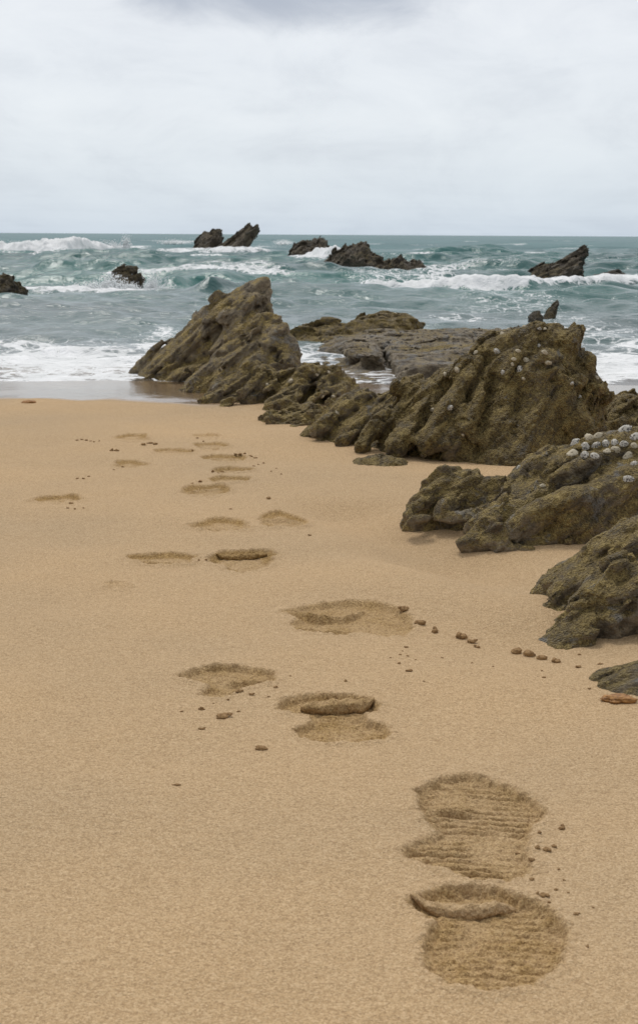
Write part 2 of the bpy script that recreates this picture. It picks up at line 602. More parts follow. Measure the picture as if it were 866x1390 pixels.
def solid(Y, plates, caps, vox, zmin, k, noise, ridge, strata, seed, margin, pits, fol, cuts):
    """plates: (outline top line in photo px, depth offset m, half thickness m, slope, inset px): inflated slabs;
    caps: (px,py,dY,r, px,py,dY,r) round ridges; noise amplitudes / wavelengths in px at the rock's own distance."""
    s = Y / F
    pl = []
    lo = np.array([1e9, 1e9, zmin]); hi = np.array([-1e9, -1e9, -1e9])
    for top, dY, T, slope, inset in plates:
        P = at_depth([q[0] for q in top], [q[1] for q in top], Y + dY)
        poly = [(q[0], q[2]) for q in P]
        poly = poly + [(poly[-1][0], zmin - .3), (poly[0][0], zmin - .3)]
        pl.append((poly, Y + dY, T, slope, inset * s))
        A = np.array(poly[:-2])
        Tm = T + slope * max(0, A[:, 1].max() + 0.05)
        lo[:2] = np.minimum(lo[:2], [A[:, 0].min(), Y + dY - Tm]); hi = np.maximum(hi, [A[:, 0].max(), Y + dY + Tm * .9, A[:, 1].max()])
    cp = []
    for c in caps:
        a = at_depth(c[0], c[1], Y + c[2]); b = at_depth(c[4], c[5], Y + c[6])
        ra, rb = c[3] * s, c[7] * s
        cp.append((a, b, ra, rb))
        for q, r in ((a, ra), (b, rb)):
            lo[:2] = np.minimum(lo[:2], q[:2] - r); hi = np.maximum(hi, q + r)
    lo -= margin * s; hi += margin * s
    lo[2] = zmin
    step = np.array([vox * s, vox * s * 1.5, vox * s])
    n = np.ceil((hi - lo) / step).astype(int) + 1
    X = (lo[0] + np.arange(n[0]) * step[0]).astype(np.float32)
    Yv = (lo[1] + np.arange(n[1]) * step[1]).astype(np.float32)
    Z = (lo[2] + np.arange(n[2]) * step[2]).astype(np.float32)
    S = np.full(n, 1e3, np.float32)
    XX, ZZ = np.meshgrid(X, Z, indexing='ij')
    kk = k * s
    for poly, yc, T, slope, A in pl:
        d2 = poly_sdf(XX, ZZ, poly).astype(np.float32)
        ztop = max(q[1] for q in poly)
        Tz = (T + slope * np.clip(ztop - Z, 0, None))[None, None, :]
        t = (Yv[None, :, None] - yc) / Tz
        g = np.sqrt(1 + (2 * A * np.abs(t) / Tz) ** 2)
        d = (d2[:, None, :] + A * t * t) / g
        S = d if pl[0][0] is poly else smin(S, d, kk)
    for a, b, ra, rb in cp:
        ab = b - a
        L = float(ab @ ab) + 1e-12
        px, py, pz = X[:, None, None] - a[0], Yv[None, :, None] - a[1], Z[None, None, :] - a[2]
        t = np.clip((px * ab[0] + py * ab[1] + pz * ab[2]) / L, 0, 1)
        d = np.sqrt((px - t * ab[0]) ** 2 + (py - t * ab[1]) ** 2 + (pz - t * ab[2]) ** 2) - (ra + t * (rb - ra))
        S = smin(S, d.astype(np.float32), kk)
    a1, l1, a2, l2, a3, l3 = noise
    band = np.argwhere(np.abs(S) < (a1 + a2 + a3 + strata[0] + fol[0] + (max(c[2] for c in cuts) if cuts else 0)) * s * 1.15 + 3 * vox * s)
    p = np.stack([X[band[:, 0]], Yv[band[:, 1]], Z[band[:, 2]]], -1) / s + seed * 31.7
    dsp = 1.5 + a1 * fbm(p / l1, 3)
    if ridge:
        dsp += ridge * np.abs(perlin(p / (l1 * 0.8) + 5)) * -2 + ridge * 0.5
    if fol[0]:
        c_, s_ = math.cos(fol[2]), math.sin(fol[2])
        wq = 0.35 * perlin(p / (fol[1] * 2.5) + 71)
        u_ = p[:, 0] * c_ + p[:, 2] * s_
        v_ = -p[:, 0] * s_ + p[:, 2] * c_ + 0.35 * p[:, 1]
        q_ = np.stack([u_ / (fol[1] * fol[3]), p[:, 1] / (fol[1] * 2.2), v_ / fol[1] + wq], -1)
        f1 = 2.4 * np.abs(perlin(q_ + 11)) - .7
        f2 = 2.4 * np.abs(perlin(q_ * np.array([1.7, 2.0, 2.3]) + 23)) - .7
        dsp += fol[0] * (f1 * .8 + f2 * .4)
    for pts, dY, amp, w in cuts:
        Pc = at_depth([q[0] for q in pts], [q[1] for q in pts], Y + dY)
        dd = seg_dist(X[band[:, 0]] / s, Z[band[:, 2]] / s, [(q[0] / s, q[2] / s) for q in Pc]) + 3.0 * perlin(p / 14 + 51)
        front = sstep(Y + .05, Y - .03, Yv[band[:, 1]])
        dsp -= .7 * amp * np.exp(-(np.clip(dd, 0, None) / w) ** 2) * front
    s0 = S[band[:, 0], band[:, 1], band[:, 2]] / s - dsp
    kp = np.abs(s0) < 2.4 * a2 + a3 + pits + strata[0] + 3 * vox
    S[band[~kp, 0], band[~kp, 1], band[~kp, 2]] = (s0[~kp] * s).astype(np.float32)
    band, p, dsp = band[kp], p[kp], dsp[kp]
    wv = np.stack([perlin(p / (l2 * 1.6) + 5), perlin(p / (l2 * 1.6) + 15), perlin(p / (l2 * 1.6) + 25)], -1) * .3
    ca_, sa_ = math.cos(fol[2]), math.sin(fol[2])
    pr = np.stack([(p[:, 0] * ca_ + p[:, 2] * sa_) * .5, p[:, 1] * .8, -p[:, 0] * sa_ + p[:, 2] * ca_ + .2 * p[:, 1]], -1)
    h1, e1 = facets(pr / (l2 * 1.7) + wv)
    h2, e2 = facets(pr / (l2 * .7) + 40 + 1.5 * wv)
    dsp += a2 * (.85 * np.clip(h1, -1.5, 1.5) - .8 * np.exp(-(e1 / .10) ** 2)) + .42 * a2 * (np.clip(h2, -1.5, 1.5) - .6 * np.exp(-(e2 / .13) ** 2))
    dsp += a3 * fbm(p / l3 + 3, 2)
    if pits:
        pt = perlin(p / (l2 * 0.9) + 40)
        dsp -= pits * sstep(0.32, 0.6, pt)
    if strata[0]:
        ang = strata[2]
        w = (p[:, 0] * -math.sin(ang) + p[:, 2] * math.cos(ang) + 0.25 * p[:, 1]) / strata[1]
        w = w + 0.35 * perlin(p / (l1 * 1.3) + 3)
        i = np.floor(w); f = w - i
        hsh = np.sin(i * 127.1 + seed) * 43758.5453
        hsh = hsh - np.floor(hsh)
        hs2 = np.sin((i + 1) * 127.1 + seed) * 43758.5453
        hs2 = hs2 - np.floor(hs2)
        lev = hsh + (hs2 - hsh) * sstep(0.62, 1.0, f)
        groove = np.exp(-((f - 0.9) / 0.1) ** 2)
        dsp += strata[0] * (lev * 1.6 - 0.8 - 0.5 * groove)
    S[band[:, 0], band[:, 1], band[:, 2]] -= (dsp * s).astype(np.float32)
    for ax in range(3):
        sl = [slice(None)] * 3
        for e in (0, -1):
            sl[ax] = e
            S[tuple(sl)] = np.maximum(S[tuple(sl)], 0.2 * s)
    V, Q = surface_nets(S, lo, step)
    return keep_largest(V, Q)


M_ROCK = rock_material("mossy_rock", 0.85, 0.35, 2.0, 1.0, 0.25, 0.62)
M_ROCK2 = rock_material("mossy_dark_rock", 1.1, 0.15, 1.75, 1.0, 0.15, 0.85)
M_NEAR = rock_material("near_mossy_rock", 0.85, 0.7, 2.0, 1.3, 0.22, 0.6)
M_GREY = rock_material("grey_brown_rock", 0.62, 0.5, 2.3, 0.9, 0.35, 0.70)
M_SLAB = rock_material("rock_shelf_stone", 0.25, 1.1, 1.85, 0.9, 0.12, 0.03)
M_WETROCK = rock_material("smooth_wet_rock", 0.6, 0.6, 1.6, 1.0)
M_SEA = rock_material("dark_sea_rock", 0.25, 0.7, 0.95, 0.16, 0.6, 0.85)
M_SEAN = rock_material("dark_wet_rock", 0.7, 0.2, 0.6, 0.4)

SHORE = 'rocks of the outcrop running down the beach'
SEAG = 'rocks standing in the waves'

rock('tall', 'outcrop_rock', 7.9,
     [([(162, 524), (190, 496), (232, 462), (262, 430), (284, 412), (292, 400), (305, 394), (318, 388), (330, 388), (344, 384), (355, 382), (362, 388), (360, 404), (363, 430), (366, 455), (360, 490), (350, 520)], 0, 0.090, 0.225, 20)],
     [(215, 500, -.10, 12, 345, 396, 0, 14), (240, 505, -.20, 15, 300, 438, -.14, 16), (280, 470, -.22, 14, 340, 410, -.10, 15), (318, 440, -.26, 22, 335, 432, -.22, 22), (300, 470, -.28, 18, 322, 452, -.24, 18), (368, 460, -.12, 12, 356, 396, 0, 9), (195, 514, -.1, 8, 262, 508, -.3, 16)],
     M_GREY, 'tall slanted grey brown rock rising to a peak at the water\'s edge', seed=1, group=SHORE, noise=(8, 50, 2.6, 19, 1.5, 5), strata=(2, 13, 0.75), pits=2, zmin=-.2, fol=(6, 30, .72, 3.5), cuts=[([(285, 462), (318, 430), (346, 418)], -.14, 10, 7), ([(250, 490), (290, 452)], -.16, 8, 6), ([(330, 455), (352, 445), (358, 420)], -.18, 8, 8), ([(215, 512), (262, 488), (300, 480)], -.2, 8, 6)])
rock('hump', 'outcrop_rock', 6.95,
     [([(236, 540), (262, 515), (290, 482), (318, 458), (340, 441), (352, 432), (366, 433), (382, 442), (392, 458), (400, 482), (408, 502), (416, 525)], 0, 0.13, 0.22, 20)],
     [(270, 530, -.16, 12, 335, 452, -.04, 14), (300, 530, -.26, 13, 352, 470, -.12, 17), (345, 505, -.26, 18, 376, 458, -.08, 17), (380, 500, -.24, 16, 390, 470, -.08, 12), (325, 545, -.34, 12, 368, 520, -.26, 14), (400, 520, -.2, 12, 392, 490, -.1, 12), (352, 440, 0, 8, 372, 440, 0, 9)],
     M_GREY, 'brown rock hump with knobbly top just in front of the tall slanted rock', seed=2, group=SHORE, noise=(7, 42, 2.9, 17, 1.6, 5), strata=(2, 14, 0.7), pits=2, fol=(5, 22, .65, 3), cuts=[([(372, 480), (385, 505), (380, 525)], -.2, 12, 8), ([(300, 515), (335, 480), (352, 470)], -.18, 9, 6), ([(352, 500), (366, 478)], -.18, 8, 6)])
rock('ridge', 'outcrop_rock', 6.35,
     [([(262, 556), (280, 538), (300, 524), (322, 508), (340, 500), (358, 496), (374, 508), (395, 502), (412, 494), (432, 494), (455, 502), (474, 514), (484, 528), (480, 545)], 0, 0.075, 0.275, 12)],
     [(278, 548, -.18, 8, 345, 504, -.02, 9), (304, 556, -.28, 8, 360, 512, -.08, 10), (330, 562, -.36, 8, 378, 524, -.14, 11), (356, 564, -.42, 8, 398, 520, -.12, 13), (385, 562, -.42, 9, 420, 512, -.08, 14), (415, 560, -.42, 10, 446, 512, -.05, 14), (448, 554, -.34, 10, 466, 522, -.02, 12), (470, 548, -.2, 9, 478, 532, 0, 8)],
     M_ROCK, 'low knobbly yellow brown rock ridge in front of the two taller humps', seed=3, group=SHORE, noise=(7, 36, 3.0, 15, 1.6, 4.5), strata=(2, 11, 0.65), pits=2, fol=(5, 18, .6, 3.5), cuts=[([(318, 550), (362, 515)], -.2, 8, 5), ([(345, 556), (388, 515)], -.25, 8, 5), ([(400, 555), (425, 530)], -.26, 9, 6), ([(430, 545), (470, 540)], -.26, 7, 5)])
rock('flat', 'low_rock', 5.7,
     [([(345, 580), (362, 563), (385, 557), (402, 556), (420, 553), (436, 556), (446, 570)], 0, 0.053, 0.300, 8)],
     [(362, 580, -.12, 7, 385, 566, 0, 8), (395, 588, -.18, 7, 425, 566, 0, 9)],
     M_ROCK, 'small flat rock poking out of the sand at the foot of the low ridge', seed=4, group=SHORE, noise=(6, 26, 4, 10, 1.8, 4.5), fol=(3, 12, .5, 3))
rock('slant', 'mossy_boulder', 5.2,
     [([(410, 592), (424, 575), (440, 556), (462, 541), (490, 532), (518, 534), (535, 520), (550, 509), (566, 508), (576, 520), (590, 560), (600, 600)], 0, 0.068, 0.250, 14)],
     [(430, 588, -.15, 10, 490, 545, 0, 14), (470, 600, -.25, 10, 530, 550, -.05, 16), (520, 560, -.1, 14, 560, 525, 0, 14)],
     M_ROCK, 'slanting mossy boulder leaning against the left flank of the largest boulder', seed=5, group=SHORE, noise=(7, 40, 3.0, 16, 1.6, 4.5), strata=(1.5, 12, 0.7), fol=(4.5, 22, .65, 3.5), pits=3, cuts=[([(445, 590), (500, 550)], -.16, 9, 6), ([(480, 596), (535, 550)], -.2, 9, 6)])
rock('big', 'mossy_boulder', 5.0,
     [([(470, 612), (498, 585), (530, 553), (560, 530), (588, 508), (610, 497), (628, 486), (650, 466), (670, 449), (690, 442), (712, 439), (735, 438), (752, 441), (764, 446), (774, 440), (783, 442), (786, 455), (787, 470), (796, 492), (810, 506), (817, 522), (815, 545), (818, 575), (826, 610)], 0, 0.098, 0.180, 24)],
     [(488, 606, -.20, 12, 560, 545, -.02, 18), (540, 606, -.28, 18, 606, 520, -.06, 16), (580, 598, -.30, 20, 640, 500, -.10, 20), (640, 520, -.14, 20, 668, 468, 0, 20), (606, 604, -.32, 13, 650, 540, -.2, 13),
      (690, 590, -.26, 22, 682, 520, -.16, 16), (735, 590, -.25, 24, 722, 515, -.17, 20), (785, 585, -.22, 26, 765, 545, -.2, 22), (785, 450, 0, 6, 742, 492, -.16, 17), (790, 500, -.04, 14, 812, 535, -.06, 12),
      (700, 470, -.06, 20, 745, 462, -.04, 16), (700, 500, -.12, 14, 760, 505, -.16, 14), (760, 515, -.2, 12, 808, 530, -.1, 12), (610, 612, -.3, 12, 780, 606, -.22, 14), (540, 530, -.02, 12, 578, 524, 0, 12)],
     M_ROCK2, 'largest dark mossy boulder with pale limpets scattered over its top', seed=6, group=SHORE, noise=(9, 50, 3.6, 18, 2.2, 5), ridge=0, vox=1.6, pits=2, fol=(5, 32, .95, 3), cuts=[([(672, 515), (655, 555), (642, 600)], -.14, 16, 9), ([(706, 520), (696, 560), (690, 585)], -.16, 12, 7), ([(660, 492), (632, 535), (622, 560)], -.12, 10, 6), ([(768, 548), (800, 524)], -.16, 10, 7), ([(560, 580), (590, 540), (612, 520)], -.14, 9, 6), ([(505, 600), (545, 560)], -.12, 8, 6), ([(748, 470), (775, 480), (790, 500)], -.1, 7, 6), ([(700, 500), (760, 490)], -.14, 5, 5)])
rock('sliver', 'low_rock', 4.6,
     [([(472, 634), (484, 624), (500, 620), (522, 619), (545, 621), (556, 634)], 0, .05, .4, 6)], [],
     M_ROCK2, 'thin flat sliver of dark rock in the sand before the largest boulder', seed=26, group=SHORE, noise=(3, 24, 2, 9, 1, 4))
rock('behind', 'mossy_boulder', 5.35,
     [([(785, 600), (806, 566), (822, 542), (840, 534), (860, 531), (890, 533), (930, 545), (965, 580), (985, 610)], 0, 0.075, 0.225, 14)],
     [(830, 585, -.15, 14, 850, 550, 0, 14)],
     M_ROCK2, 'dark mossy rock at the right edge behind the limpet covered rock', seed=7, group=SHORE, noise=(9, 40, 6, 14, 2.2, 5), fol=(3, 26, .6, 3))
rock('limpet', 'mossy_boulder', 3.65,
     [([(628, 760), (640, 715), (652, 692), (672, 668), (695, 640), (718, 620), (740, 608), (760, 606), (775, 606), (800, 594), (830, 584), (866, 578), (910, 574), (960, 590), (1010, 650), (1040, 760)], 0, 0.090, 0.210, 27),
      ([(546, 700), (556, 680), (572, 660), (590, 645), (604, 638), (625, 640), (648, 646), (668, 652), (690, 680), (700, 705)], .02, 0.045, 0.225, 19)],
     [(600, 690, -.1, 12, 640, 655, 0, 16), (560, 692, -.08, 9, 600, 655, 0, 12), (650, 725, -.22, 18, 705, 690, -.18, 22), (690, 722, -.27, 24, 770, 680, -.25, 28), (760, 712, -.26, 30, 870, 640, -.14, 32), (820, 715, -.22, 26, 880, 680, -.18, 26),
      (610, 668, -.02, 16, 700, 668, -.04, 20), (640, 705, -.12, 9, 690, 695, -.12, 14), (672, 690, -.06, 14, 745, 622, .02, 13), (690, 668, -.12, 15, 800, 606, -.02, 13), (700, 690, -.2, 14, 800, 632, -.14, 18), (720, 735, -.28, 14, 800, 728, -.26, 16), (712, 716, -.26, 20, 780, 712, -.27, 22), (630, 736, -.26, 9, 720, 746, -.32, 9), (560, 700, -.1, 7, 640, 706, -.14, 8)],
     M_NEAR, 'broad mossy rock with a cluster of black and white limpets along its crest', vox=2.0, seed=8, group=SHORE, noise=(9, 64, 3.6, 24, 2.8, 7), margin=18, fol=(6, 44, .55, 4), pits=2, cuts=[([(668, 705), (690, 672), (715, 655)], -.12, 12, 7), ([(700, 668), (760, 648), (800, 640), (880, 618)], -.14, 13, 8), ([(720, 715), (800, 690), (880, 678)], -.24, 5, 9), ([(690, 640), (730, 640)], -.06, 6, 6)])
rock('near', 'mossy_boulder', 2.8,
     [([(716, 870), (722, 835), (735, 800), (755, 773), (785, 750), (815, 730), (840, 708), (866, 694), (910, 676), (960, 690), (1010, 760), (1030, 900)], 0, 0.075, 0.180, 32),
      ([(712, 872), (730, 858), (752, 852), (772, 858), (790, 880)], -.22, 0.038, 0.200, 8)],
     [(745, 835, -.1, 24, 800, 775, 0, 30), (775, 855, -.2, 26, 840, 790, -.14, 40), (840, 840, -.2, 30, 900, 800, -.2, 40), (760, 800, -.02, 12, 860, 735, .02, 26), (728, 862, -.2, 10, 800, 876, -.26, 13), (730, 845, -.06, 16, 760, 850, -.16, 18)],
     M_NEAR, 'nearest mossy grey green rock rising out of the sand at the right edge', vox=2.3, seed=9, group=SHORE, noise=(11, 74, 4.2, 27, 3.0, 8), strata=(2.0, 24, 0.7), margin=18, fol=(7, 52, .62, 4), pits=2, cuts=[([(728, 812), (780, 778), (830, 768), (880, 752)], -.12, 13, 9), ([(735, 850), (790, 822), (850, 815)], -.18, 11, 9), ([(790, 860), (850, 840)], -.2, 8, 8)])
rock('corner', 'low_rock', 2.27,
     [([(792, 952), (803, 930), (820, 917), (845, 909), (866, 904), (900, 899), (950, 916), (980, 960)], 0, .06, .35, 14)],
     [(818, 936, -.03, 8, 870, 922, 0, 12)],
     M_WETROCK, 'smooth wet grey rock barely showing above the sand below the nearest rock', vox=2.3, seed=10, group=SHORE, noise=(5, 60, 1.6, 26, 1.2, 8), fol=(4, 26, .4, 4))
# flat shelf in the shallows
rock('shelf', 'rock_shelf', 9.2,
     [([(408, 506), (424, 488), (438, 474), (462, 463), (500, 459), (560, 458), (620, 457), (680, 457), (740, 460), (760, 500)], .35, .95, .2, 3),
      ([(455, 512), (458, 474), (480, 468), (520, 470), (560, 470), (570, 512)], -.62, .42, .1, 3),
      ([(520, 514), (526, 484), (550, 474), (600, 470), (640, 466), (700, 466), (760, 514)], -.72, .62, .15, 4),
      ([(560, 514), (580, 500), (640, 495), (720, 498), (740, 514)], -1.15, .3, .3, 4)],
     [(475, 480, -.6, 6, 560, 462, .3, 5), (640, 455, .2, 9, 600, 470, -.3, 6)],
     M_SLAB, 'flat grey rock shelf with layered front edge lying in the shallows', seed=11, group=SHORE, noise=(6, 60, 1.7, 14, 1.2, 5), strata=(3.0, 13, 0.02), cuts=[([(456, 493), (490, 497), (524, 502)], -1.05, 26, 9), ([(524, 480), (527, 506)], -1.05, 12, 5), ([(545, 506), (640, 506)], -1.25, 10, 6)], k=6, zmin=-.3, cat='rock shelf', fol=(2, 12, .02, 8))
rock('crest', 'rock_crest', 10.6,
     [([(388, 458), (402, 449), (428, 445), (442, 437), (455, 438), (470, 437), (484, 433), (500, 427), (520, 424), (545, 426), (562, 433), (572, 443), (578, 458)], 0, .2, .6, 10)],
     [(400, 452, -.15, 5, 450, 441, 0, 6), (480, 446, -.2, 8, 545, 438, 0, 9)],
     M_ROCK2, 'low dark rounded rock crest behind the left end of the flat shelf', seed=12, group=SHORE, noise=(7, 34, 4.5, 12, 1.6, 5), zmin=-.3, fol=(0, 30, .1, 4))
# rocks in the waves
rock('slate', 'sea_rock', 66,
     [([(262, 345), (266, 328), (271, 320), (279, 314), (285, 316), (290, 313), (299, 314), (300, 322), (299, 345)], 0, .5, .5, 6)], [],
     M_SEA, 'smaller slanted dark slab of layered rock beside the tallest slab offshore', vox=.8, seed=13, group=SEAG, noise=(1.6, 14, .9, 5, .5, 2.5), strata=(2.6, 4.2, 0.95), zmin=-1, k=3, margin=8, fol=(2.2, 4.2, .95, 9))
rock('slate2', 'sea_rock', 65,
     [([(294, 345), (298, 335), (310, 328), (322, 319), (330, 311), (337, 305), (343, 307), (349, 304), (352, 310), (346, 320), (338, 332), (333, 345)], 0, .5, .5, 6)], [],
     M_SEA, 'tallest slanted slab of layered rock pointing up to the right offshore', vox=.8, seed=14, group=SEAG, noise=(1.6, 14, .9, 5, .5, 2.5), strata=(2.6, 4.2, 0.8), zmin=-1, k=3, margin=8, fol=(2.2, 4.2, .8, 9))
rock('block', 'sea_rock', 47,
     [([(390, 354), (394, 341), (400, 333), (410, 329), (424, 327), (434, 324), (441, 327), (446, 336), (448, 354)], 0, .5, .5, 6)], [],
     M_SEA, 'blocky grey brown rock offshore just right of the slanted slabs', vox=.9, seed=15, group=SEAG, noise=(4, 16, 2.4, 6, .8, 2.5), strata=(1.6, 6, 1.0), zmin=-.8, k=3, margin=8, fol=(2.6, 6, 1.1, 4))
rock('long', 'sea_rock', 30,
     [([(434, 372), (442, 357), (456, 343), (468, 336), (480, 334), (496, 330), (502, 342), (512, 350), (522, 355), (534, 351), (546, 352), (556, 356), (566, 355), (574, 363), (580, 378)], 0, .35, .5, 7)],
     [(460, 366, -.3, 6, 485, 345, 0, 8)],
     M_SEA, 'long rugged rock offshore with a hump at its left and a low tail', vox=.9, seed=16, group=SEAG, noise=(6, 18, 3, 7, 1.1, 3), strata=(1.4, 7, 0.9), zmin=-.6, k=3, margin=8, fol=(2.6, 7, 1.0, 4))
rock('fin', 'sea_rock', 26,
     [([(706, 388), (714, 374), (724, 366), (737, 358), (748, 359), (758, 357), (766, 350), (776, 345), (785, 340), (792, 336), (796, 337), (795, 348), (790, 362), (786, 388)], 0, .3, .4, 7)], [],
     M_SEA, 'pointed fin shaped rock offshore sloping up to a sharp right tip', vox=.9, seed=17, group=SEAG, noise=(3.5, 18, 2, 7, 1, 3), strata=(2.6, 6.5, 0.5), zmin=-.6, k=3, margin=8, fol=(3.4, 7, .5, 6))
rock('stub', 'sea_rock', 26.5,
     [([(803, 388), (807, 374), (815, 375), (822, 372), (830, 367), (840, 369), (848, 373), (852, 388)], 0, .25, .4, 6)], [],
     M_SEA, 'small low dark rock offshore to the right of the fin shaped rock', vox=.9, seed=18, group=SEAG, noise=(3, 14, 2, 6, .7, 3), zmin=-.6, k=3, margin=8)
rock('edge', 'sea_rock', 16.2,
     [([(-60, 420), (-40, 392), (-15, 379), (4, 375), (17, 377), (26, 386), (33, 396), (35, 420)], 0, .25, .4, 12)], [],
     M_SEAN, 'rounded dark wet rock cut off by the left edge of the photo', vox=1.2, seed=19, group=SEAG, noise=(8, 26, 4, 10, 1.4, 4), zmin=-.4, k=3)
rock('knob', 'sea_rock', 21.3,
     [([(150, 398), (153, 379), (160, 367), (168, 362), (178, 362), (188, 368), (193, 378), (194, 398)], 0, .15, .5, 9)], [],
     M_SEAN, 'round dark rock knob in the waves with surf breaking around it', vox=1.0, seed=20, group=SEAG, noise=(5, 18, 3, 8, 1, 3), zmin=-.5, k=3, margin=10)
rock('tip', 'sea_rock', 13.4,
     [([(733, 442), (740, 428), (748, 417), (756, 408), (758, 411), (754, 421), (751, 442)], 0, .05, .4, 5)], [],
     M_SEAN, 'small pointed rock tip breaking the surface behind the shelf', vox=1.0, seed=21, group=SEAG, noise=(2, 14, 1.2, 6, .6, 3), zmin=-.3, k=3, margin=8)
rock('lump', 'sea_rock', 12.8,
     [([(716, 447), (718, 431), (724, 424), (731, 424), (735, 431), (736, 447)], 0, .05, .3, 5)], [],
     M_SEAN, 'tiny rounded rock lump beside the small pointed rock tip', vox=1.0, seed=22, group=SEAG, noise=(2, 12, 1, 5, .5, 3), zmin=-.3, k=3, margin=8)

# ------------------------------------------------------------------ sand
ROCK_DIPS = [(640, 748, .55, .022), (780, 870, .42, .02), (640, 620, .9, .02), (400, 570, .8, .015)]


def sand_z(x, y):
    z = 0.05 - 0.05 * sstep(5.9, 7.7, y) - 0.30 * sstep(7.3, 14.5, y) - 0.9 * sstep(13, 40, y)
    return z


# prints: outline in photo pixels, depth m, damp 0..1, features; the two-lobed ones are split into sole and heel
def ell(cx, cy, w, h, sk=0.0):
    out = []
    for k in range(18):
        a = 2 * math.pi * k / 18
        r = 1 + 0.12 * math.sin(3 * a + cx) + 0.08 * math.sin(5 * a + cy)
        out.append((cx + w / 2 * r * math.cos(a) + sk * math.sin(a), cy + h / 2 * r * math.sin(a)))
    return out


# (key, outline, depth, damp, ridges[(pts, amp, width)], tread wavelength, split py or None, label)
PR = [
    ('a', ell(181, 596, 46, 9), .010, .5, [], 0, None, 'shallow shoe print farthest up the left line, beside four round sand pellets'),
    ('b', ell(286, 605, 44, 9), .010, .5, [], 0, None, 'small faint shoe print at the top of the right line of prints'),
    ('b2', ell(280, 592, 34, 5), .006, .3, [], 0, None, 'faintest thin shoe print mark farthest from the camera'),
    ('c', ell(234, 613, 56, 7), .010, .5, [], 0, None, 'thin shoe print midway between the left and right lines, far up the beach'),
    ('d', ell(305, 621, 62, 9), .013, .8, [([(280, 621), (330, 620)], .006, .010)], 0, None, 'dark shoe print with crumbly raised edge, third from the top of the right line'),
    ('e', ell(177, 630, 46, 9), .011, .6, [], 0, None, 'shoe print on the left line below the pair of round sand pellets'),
    ('f', ell(316, 638, 54, 10), .012, .7, [], 0, None, 'shoe print with a crumbled near edge, fourth from the top of the right line'),
    ('g', ell(310, 652, 58, 9), .012, .6, [], 0, None, 'thin shoe print with smooth dark far edge, fifth from the top of the right line'),
    ('h', ell(280, 667, 64, 18, -6), .014, .6, [([(250, 668), (305, 660)], .006, .012)], 0, 668, 'wide two lobed shoe print with a ridge across it, sixth down the right line'),
    ('i', ell(80, 679, 70, 10), .012, .7, [], 0, None, 'lone shoe print near the left edge with crumbs at its right end'),
    ('j', ell(301, 715, 78, 15), .014, .5, [([(268, 721), (330, 719)], .005, .012)], 0, None, 'smooth pointed shoe print left of the wide double print, halfway up the beach'),
    ('k', ell(384, 707, 66, 22), .014, .6, [([(354, 707), (412, 707)], .008, .014)], 0, 707, 'double lobed shoe print at the right side of the trail, halfway up the beach'),
    ('l', ell(224, 757, 94, 16), .014, .7, [([(190, 761), (250, 761)], .006, .014)], 0, None, 'long low shoe print left of the one with a dark straight ridge'),
    ('m', ell(330, 759, 86, 28), .018, .9, [], 0, 760, 'shoe print with a dark straight ridge across its upper half'),
    ('s', ell(158, 793, 34, 10), .006, .12, [], 0, None, 'almost vanished dry dent in smooth sand at left below the long print'),
    ('n', [(383, 829), (410, 822), (440, 818), (475, 816), (510, 819), (540, 826), (558, 836), (560, 850), (545, 858), (515, 858), (490, 853), (468, 859), (430, 857), (403, 854), (395, 846), (405, 838)], .018, .75,
     [([(390, 829), (430, 836), (470, 834), (496, 826)], .010, .016), ([(400, 849), (440, 853), (470, 851)], .006, .012)], 0, None, 'broad scuffed shoe print with a row of sand clods trailing off to the right'),
    ('o', [(243, 920), (262, 912), (290, 907), (320, 906), (350, 910), (372, 914), (373, 925), (350, 931), (325, 937), (300, 949), (275, 943), (285, 932), (262, 926)], .018, .8,
     [([(300, 926), (340, 926), (370, 922)], .007, .012)], 0, None, 'triangular shoe print with small crumbs below it, left of the double lobed pair'),
    ('p', [(375, 962), (385, 951), (405, 944), (440, 943), (480, 945), (505, 949), (515, 956), (510, 963), (490, 966), (498, 976), (520, 980), (530, 992), (522, 1003), (490, 1007), (440, 1007), (408, 1000), (400, 990), (425, 980), (420, 970), (395, 967)], .020, .85,
     [], .014, 973, 'double lobed shoe print with a thick roll of sand across its far half'),
    ('q', [(565, 1074), (580, 1064), (600, 1055), (630, 1049), (655, 1054), (690, 1066), (720, 1080), (738, 1096), (735, 1110), (718, 1130), (712, 1150), (720, 1165), (715, 1180), (690, 1193), (650, 1190), (600, 1175), (552, 1160), (548, 1152), (570, 1140), (600, 1125), (578, 1110), (568, 1095)], .016, .6,
     [([(580, 1092), (620, 1094), (640, 1098)], .005, .010)], .017, 1124, 'large clear shoe print with wavy tread lines pressed across the whole sole'),
    ('r', [(552, 1220), (580, 1208), (600, 1200), (640, 1199), (680, 1203), (705, 1213), (730, 1222), (755, 1240), (768, 1262), (768, 1285), (755, 1310), (720, 1335), (660, 1345), (610, 1335), (580, 1310), (575, 1280), (590, 1250), (565, 1232)], .020, .8,
     [], .016, 1238, 'nearest shoe print, with a curled lip of sand casting a dark line at its toe'),
]

